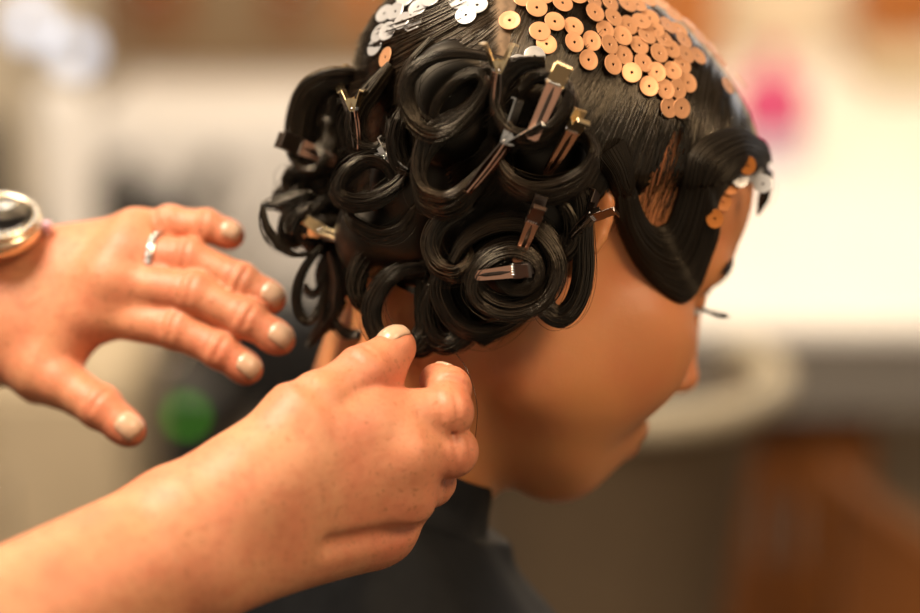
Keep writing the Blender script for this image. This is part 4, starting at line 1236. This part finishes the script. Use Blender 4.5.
for x, y, mt, lab, grp in seq:
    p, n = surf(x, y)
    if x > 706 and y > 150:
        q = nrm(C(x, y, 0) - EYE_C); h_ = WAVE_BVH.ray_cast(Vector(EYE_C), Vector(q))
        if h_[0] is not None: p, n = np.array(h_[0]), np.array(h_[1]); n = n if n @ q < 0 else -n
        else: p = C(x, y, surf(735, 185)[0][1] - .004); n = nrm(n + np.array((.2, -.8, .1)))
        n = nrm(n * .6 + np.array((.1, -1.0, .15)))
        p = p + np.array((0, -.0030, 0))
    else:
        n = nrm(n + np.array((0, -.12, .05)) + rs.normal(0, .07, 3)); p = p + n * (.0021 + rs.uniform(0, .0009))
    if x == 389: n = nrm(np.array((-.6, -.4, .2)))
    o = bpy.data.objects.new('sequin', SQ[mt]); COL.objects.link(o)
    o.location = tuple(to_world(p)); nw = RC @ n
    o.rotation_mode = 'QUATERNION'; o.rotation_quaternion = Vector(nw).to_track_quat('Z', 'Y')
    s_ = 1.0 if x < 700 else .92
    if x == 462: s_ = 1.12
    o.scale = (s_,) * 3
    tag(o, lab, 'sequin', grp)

# --- metal curl clips
m_rose_refl = simple('steel_rose_reflection', (.72, .40, .27), .26, 1.0)  # steel blades, the copper reflection of skin and wood put into the colour
m_steel = simple('bright_steel', (.80, .78, .74), .18, 1.0)
m_gun = simple('dark_steel', (.16, .12, .095), .28, 1.0)
m_brass = simple('brass', (.80, .62, .36), .25, 1.0)
def slot_plate(L, w0, w1, z, t, slot, bow=.0, taper_end=True):
    """tapered plate along +x with a long slot, thickness t"""
    xs = [0, slot[0], slot[1], L]; mb = MB(); V = []; sw = slot[2]
    def w(x): return (w0 + (w1 - w0) * x / L) / 2
    n = 14; X = np.concatenate([[0], np.linspace(slot[0], slot[1], n), [L - .0012, L]])
    for s_ in (-1, 1):
        row = []
        for i, x in enumerate(X):
            inn = sw / 2 if slot[0] <= x <= slot[1] else 0.0
            if i in (1, n): inn = sw / 2
            wo = w(x) if x < L - .0005 else w(x) * .6
            row.append((x, inn, wo, z + bow * math.sin(math.pi * x / L)))
        vb = len(mb.V)
        for x, a_, b_, zz in row:
            mb.V += [(x, s_ * a_, zz), (x, s_ * b_, zz), (x, s_ * a_, zz + t), (x, s_ * b_, zz + t)]
        for i in range(len(row) - 1):
            q = vb + 4 * i
            for f in ((q, q + 4, q + 5, q + 1), (q + 2, q + 3, q + 7, q + 6), (q + 1, q + 5, q + 7, q + 3), (q, q + 2, q + 6, q + 4)):
                mb.F.append(f if s_ < 0 else f[::-1])
        e = vb + 4 * (len(row) - 1)
        mb.F += [(vb, vb + 1, vb + 3, vb + 2), (e, e + 2, e + 3, e + 1)]
    return mb
def grip_plate(L, w, ang, s_, t=.0006):
    """finger tab splaying back from the hinge, with folded flanges"""
    mb = MB(); M = Matrix.Translation((0, 0, s_ * .0012)) @ Matrix.Rotation(s_ * ang, 4, 'Y')
    lo, hi = (-L, -w / 2, -t / 2), (.001, w / 2, t / 2)
    mb.box(lo, hi, M, bev=.0002)
    mb.box((-L - .0002, -w / 2, -t / 2), (-L + t, w / 2, t / 2 + .0018), M @ Matrix.Rotation(0, 4, 'Y') if s_ > 0 else M @ Matrix.Scale(-1, 4, (0, 0, 1)), bev=.00015)
    for q in (-1, 1):
        mb.box((-.0045, q * w / 2 - .0003, -t / 2 - (.0022 if s_ > 0 else 0)), (.0015, q * w / 2 + .0003, t / 2 + (0 if s_ > 0 else .0022)), M)
    return mb
def make_clip(hinge, dr_, nr_, label, L=.030, splay=26, w0=.0060, w1=.0042, blade=None, grip=None, gl=.0115, under=None):
    hinge = np.asarray(hinge); x = nrm(dr_); z = nrm(nr_); z = nrm(z - x * (x @ z)); y = np.cross(z, x)
    R = RC @ np.stack([x, y, z], 1)
    o = empty('hair_clip', to_world(hinge), label, 'hair clip', 'metal hair clips in the curls')
    M4 = Matrix(R.tolist()).to_4x4(); M4.translation = Vector(to_world(hinge))
    def put(mb, nm, mat, smooth=False):
        V = np.array(mb.V) @ R.T + to_world(hinge); return link_world(nm, V, mb.F, mat, o, smooth)
    put(slot_plate(L, w0, w1, .0006, .0006, (.006, L - .005, .0018), .0006), 'upper_blade', blade or m_rose_refl)
    put(slot_plate(L - .001, w0 * .86, w1 * .8, -.0012, .0006, (L * .48, L * .5, .0002), -.0006), 'lower_blade', under or m_gun)
    put(grip_plate(gl, w0 * 1.02, math.radians(splay), 1), 'grip', grip or m_gun)
    put(grip_plate(gl, w0 * 1.02, math.radians(splay), -1), 'grip', grip or m_gun)
    hx = [(.0016 * math.cos(a), (a / (2 * math.pi * 4) - .5) * w0 * .8, .0016 * math.sin(a)) for a in np.linspace(0, 2 * math.pi * 4, 64)]
    mb = MB(); mb.tube(hx, .00032, 6); put(mb, 'spring', m_steel, True)
    mb = MB(); mb.tube([(0, -w0 * .58, 0), (0, w0 * .58, 0)], .0006, 10); put(mb, 'hinge_pin', m_steel, True)
    return o
def cl_(hx, hy, dx, dy, lift, face, label, roll=None, reach=4, **kw):
    d0 = front(hx, hy, reach); d1 = front(hx + dx, hy + dy); dm = front(hx + dx * .5, hy + dy * .5)
    ds = [q for q in (d0, d1, dm) if q is not None]
    d0 = min(ds) if d0 is None else d0; d1 = d0 if d1 is None else d1; dm = min(d0, d1) if dm is None else dm
    up = max(0, (d0 + d1) / 2 - dm)
    d0 -= up + .0035; d1 -= up + .0015
    lim = .55 * math.hypot(dx, dy) * PX
    d1 = min(max(d1, d0 - lim), d0 + lim)
    a, b_ = C(hx, hy, d0), C(hx + dx, hy + dy, d1)
    dr_ = nrm(b_ - a)
    perp = nrm(np.cross(dr_, (0, 1, 0)))
    nr_ = np.array((0, -1., 0)) * face + perp * (1 - face) * (roll or 1)
    return make_clip(a, dr_, nr_, label, **kw)
cl_(300, 147, 33, 14, .042, .9, 'steel clip with painted copper reflection sticking out at the far left outline of the curls', reach=18, L=.019, splay=18, w0=.0078, w1=.0062)
cl_(354, 108, 2, 26, .046, .25, 'steel clip with painted rose reflection and upright prongs on top of the upper left roll', splay=22, L=.02, blade=m_rose_refl, grip=m_brass, gl=.009)
cl_(344, 92, 10, 24, .038, .3, 'pale clip end jutting over the upper left outline beside another clip', splay=24, L=.020, grip=m_brass, gl=.012)
cl_(387, 157, 12, 8, .034, .2, 'small bright clip with a V of prongs above the loop left of centre', splay=28, L=.014, blade=m_steel, grip=m_steel, gl=.009, w0=.005)
cl_(320, 231, 22, 9, .040, .6, 'golden clip low at the left among the wispy curls', splay=20, L=.014, grip=m_brass, blade=m_brass, gl=.009)
cl_(497, 70, -2, 30, .036, .25, 'bronze clip standing upright at the end of the parting', splay=24, L=.02, grip=m_brass, gl=.013, roll=-1)
cl_(508, 142, -34, 42, .034, .25, 'large silver clip with open jaws in the middle of the curls', splay=22, L=.030, w0=.0105, w1=.006, blade=m_rose_refl, grip=m_steel, gl=.019)
cl_(555, 84, -21, 48, .030, .92, 'long slotted steel clip with painted copper reflection on the right-hand upper roll under the copper sequins', splay=24, L=.027, w0=.0075, w1=.006, blade=m_rose_refl, grip=m_brass, gl=.010)
cl_(573, 130, -27, 44, .026, .7, 'narrow slotted clip with a brass end beside the right-hand rolls', reach=10, splay=16, L=.026, w0=.0062, w1=.0045, grip=m_brass, gl=.009)
cl_(592, 216, -14, 14, .022, .35, 'dark steel clip in front of the ear', splay=30, L=.014, blade=m_gun, grip=m_gun, gl=.011, w0=.008)
cl_(533, 221, -17, 42, .036, .92, 'upper slotted steel clip with painted copper reflection on the big lower swirl', reach=11, splay=18, L=.023, w0=.0060, w1=.0045)
cl_(514, 271, -34, 4, .040, .88, 'lower slotted steel clip with painted copper reflection lying level on the big lower swirl', reach=20, splay=26, L=.018, w0=.0060, w1=.0045, gl=.009)

# --- ring on the left hand
fa, fb = mcpL['r'], PR[1]
t_ = dirn(fa, fb); rc = fa + (fb - fa) * .50
u_ = nrm(np.cross(t_, (0, 1, 0))); v_ = np.cross(u_, t_)
def finger_radius(a):
    d0 = u_ * math.cos(a) + v_ * math.sin(a); q = rc + d0 * .02
    for _ in range(40):
        d = float(SL.value(q[None])[0])
        if d < .0002: break
        q = q - d0 * min(d, .001)
    return np.linalg.norm(q - rc)
rg = empty('ring', to_world(rc), 'silver ring with small stones on the finger of the spread left hand', 'ring')
m_gem = simple('clear_stone', (.9, .93, .95), .03, 0.0, IOR=2.2, Specular_IOR_Level=.9)
V = []; k_ = 48; pr = [(-.0022, .0002), (-.0020, .0011), (0, .0014), (.0020, .0011), (.0022, .0002), (0, -.0003)]
rad_ = np.array([min(finger_radius(2 * math.pi * i / k_), .0125) for i in range(k_)])
for _ in range(6): rad_ = (np.roll(rad_, 1) + rad_ + np.roll(rad_, -1)) / 3
for i in range(k_):
    a = 2 * math.pi * i / k_; d0 = u_ * math.cos(a) + v_ * math.sin(a)
    for (s_, h_) in pr: V.append(rc + t_ * s_ + d0 * (rad_[i] + h_))
F = [(i * 6 + j, i * 6 + (j + 1) % 6, ((i + 1) % k_) * 6 + (j + 1) % 6, ((i + 1) % k_) * 6 + j) for i in range(k_) for j in range(6)]
band = link_mesh('band', V, F, m_steel, rg)
for i in range(7):
    a = math.atan2(np.dot((0, -1, 0), v_), np.dot((0, -1, 0), u_)) + (i - 3) * .26
    j = int(round(a / (2 * math.pi) * k_)) % k_; d0 = u_ * math.cos(a) + v_ * math.sin(a)
    mb = MB(); mb.lathe([(0, -.0004), (.0008, -.0002), (.0011, .0004), (.0007, .0009), (0, .0009)], 8)
    x_ = nrm(np.cross(d0, t_)); Vg = np.array(mb.V) @ np.stack([t_, x_, d0]) + rc + d0 * (rad_[j] + .0013)
    link_mesh('stone', Vg, mb.F, m_gem, rg)

# --- wristwatch
wn = nrm((.05, -.62, .80)); wx = nrm(np.array((1, 0, .0)) - wn * wn[0]); wy = np.cross(wn, wx)
wc = CL(-1, 225, .052)
wt = empty('wristwatch', to_world(wc), 'pale gold wristwatch at the left edge of the frame', 'watch')
m_gold = simple('pale_gold', (.86, .72, .50), .25, 1.0)
m_dial = noisy('dark_dial', (.10, .085, .06), (.30, .26, .20), 260, .35, .5)
m_glass, _nt, _b = new_mat('watch_glass'); setp(_b, Roughness=.02, Transmission_Weight=1.0, IOR=1.45)
def wput(mb, nm, mat, smooth=True, par=None):
    return link_mesh(nm, np.array(mb.V) * 1.14 @ np.stack([wx, wy, wn]) + wc, mb.F, mat, par or wt, smooth)
mb = MB(); mb.lathe([(0, -.006), (.0165, -.006), (.0185, -.004), (.019, .001), (.0175, .0032), (0, .0032)], 48); case = wput(mb, 'case', m_gold)
mb = MB(); mb.lathe([(.0150, .0033), (.0180, .0033), (.0182, .0045), (.0168, .0058), (.0150, .0054), (.0150, .0033)], 48); bez = wput(mb, 'bezel', m_gold)
for i in range(28):
    a = 2 * math.pi * i / 28; mb = MB(); mb.lathe([(0, 0), (.0009, 0), (.0009, .0005), (0, .0009)], 8, Matrix.Translation((.0166 * math.cos(a), .0166 * math.sin(a), .0055))); wput(mb, 'bezel_stone', m_gem, True, bez)
mb = MB(); mb.lathe([(0, .0033), (.0149, .0033), (.0149, .0036), (0, .0036)], 40); dial = wput(mb, 'dial', m_dial)
for i in range(12):
    a = 2 * math.pi * i / 12; mb = MB(); mb.box((.0112, -.0004, .0037), (.0136, .0004, .0041), Matrix.Rotation(a, 4, 'Z')); wput(mb, 'hour_mark', m_gold, False, dial)
for a, l in ((.9, .008), (2.6, .011)):
    mb = MB(); mb.box((-.001, -.0004, .0042), (l, .0004, .0045), Matrix.Rotation(a, 4, 'Z')); wput(mb, 'hand', m_gold, False, dial)
mb = MB(); mb.lathe([(0, .0050), (.0145, .0050), (.0149, .0053), (.0130, .0060), (0, .0064)], 40); wput(mb, 'crystal', m_glass)
mb = MB(); mb.lathe([(0, 0), (.0026, 0), (.0028, .0010), (.0028, .0030), (.002, .0036), (0, .0036)], 16, Matrix.Translation((.0189, .002, -.001)) @ Matrix.Rotation(math.pi / 2, 4, 'Y')); wput(mb, 'crown', simple('rose_crown', (.62, .36, .42), .3, .4))
# bracelet links round the wrist
wax = dirn(lw, l_fore); wc2 = lw + wax * ((wc - lw) @ wax + .024)
e1 = nrm((wc - wc2) - wax * ((wc - wc2) @ wax)); e2_ = np.cross(wax, e1)
kk_ = 26
for i in range(kk_):
    a = math.radians(38) + (2 * math.pi - math.radians(76)) * i / (kk_ - 1)
    d0 = e1 * math.cos(a) + e2_ * math.sin(a); q = wc2 + d0 * .07
    for _ in range(80):
        d = float(SL.value(q[None])[0])
        if d < .0004: break
        q = q - d0 * min(d, .001)
    tg = np.cross(wax, d0); mb = MB(); mb.box((-.0072, -.0032, 0), (.0072, .0032, .0024), bev=.0006)
    V = np.array(mb.V) @ np.stack([wax, tg, d0]) + q + d0 * .0002
    link_mesh('bracelet_link', V, mb.F, m_gold if i % 2 else m_steel, wt, False)

w = bpy.data.worlds.new('world'); sc.world = w; w.use_nodes = True
w.node_tree.nodes['Background'].inputs[0].default_value = (1, .86, .70, 1)
w.node_tree.nodes['Background'].inputs[1].default_value = .35
def area(name, loc, target, sx, sy, power, col):
    l = bpy.data.lights.new(name, 'AREA'); l.shape = 'RECTANGLE'; l.size = sx; l.size_y = sy; l.energy = power; l.color = col
    o = bpy.data.objects.new(name, l); COL.objects.link(o); o.location = tuple(loc)
    o.rotation_euler = (Vector(target) - Vector(loc)).to_track_quat('-Z', 'Y').to_euler()
    return o
area('ceiling_light', (-.75, -.35, 2.6), (-.1, 0, 1.2), .7, .7, 56, (1, .86, .70))
area('window_light', (1.6, 2.2, 2.0), (.1, .2, 1.2), 1.2, 1.2, 6, (.80, .88, 1))
area('counter_fill', (1.0, 3.4, 2.7), (1.0, 3.5, .7), 1.6, .6, 25, (1, .86, .66))  # unseen fill, added to brighten the counter and the wall behind
area('table_fill', (-.8, 3.3, 2.7), (-.7, 3.5, .7), 1.2, .6, 9, (1, .90, .80))  # unseen fill, added over the draped table to brighten the background
area('face_fill', (1.1, -1.0, 2.6), (.1, 0, 1.2), .6, .6, 27, (1, .74, .48))  # added lamp standing in for warm bounce on the face
area('back_fill', (-.7, 1.3, 2.65), (-.7, 2.6, .6), .7, .5, 26, (1, .86, .68))  # unseen lamp added to brighten the front of the tablecloth
area('back_right_fill', (1.1, 1.6, 2.65), (1.3, 3.6, .8), .6, .5, 18, (1, .80, .58))  # unseen lamp added to lift the furniture fronts at right
# ================================================================== camera
cd = bpy.data.cameras.new('camera'); cam = bpy.data.objects.new('camera', cd); COL.objects.link(cam)
cd.sensor_width = 36; cd.lens = 36 * DIST / (920 * PX)
cd.clip_start = .05; cd.clip_end = 40
cam.location = tuple(CAM); cam.rotation_euler = (math.pi / 2 - PITCH, 0, 0)
cd.dof.use_dof = True; cd.dof.focus_distance = DIST - .092; cd.dof.aperture_fstop = 2.3
sc.camera = cam
sc.view_settings.view_transform = 'Standard'; sc.view_settings.look = 'None'
sc.view_settings.exposure = 0.0; sc.view_settings.gamma = 1.0
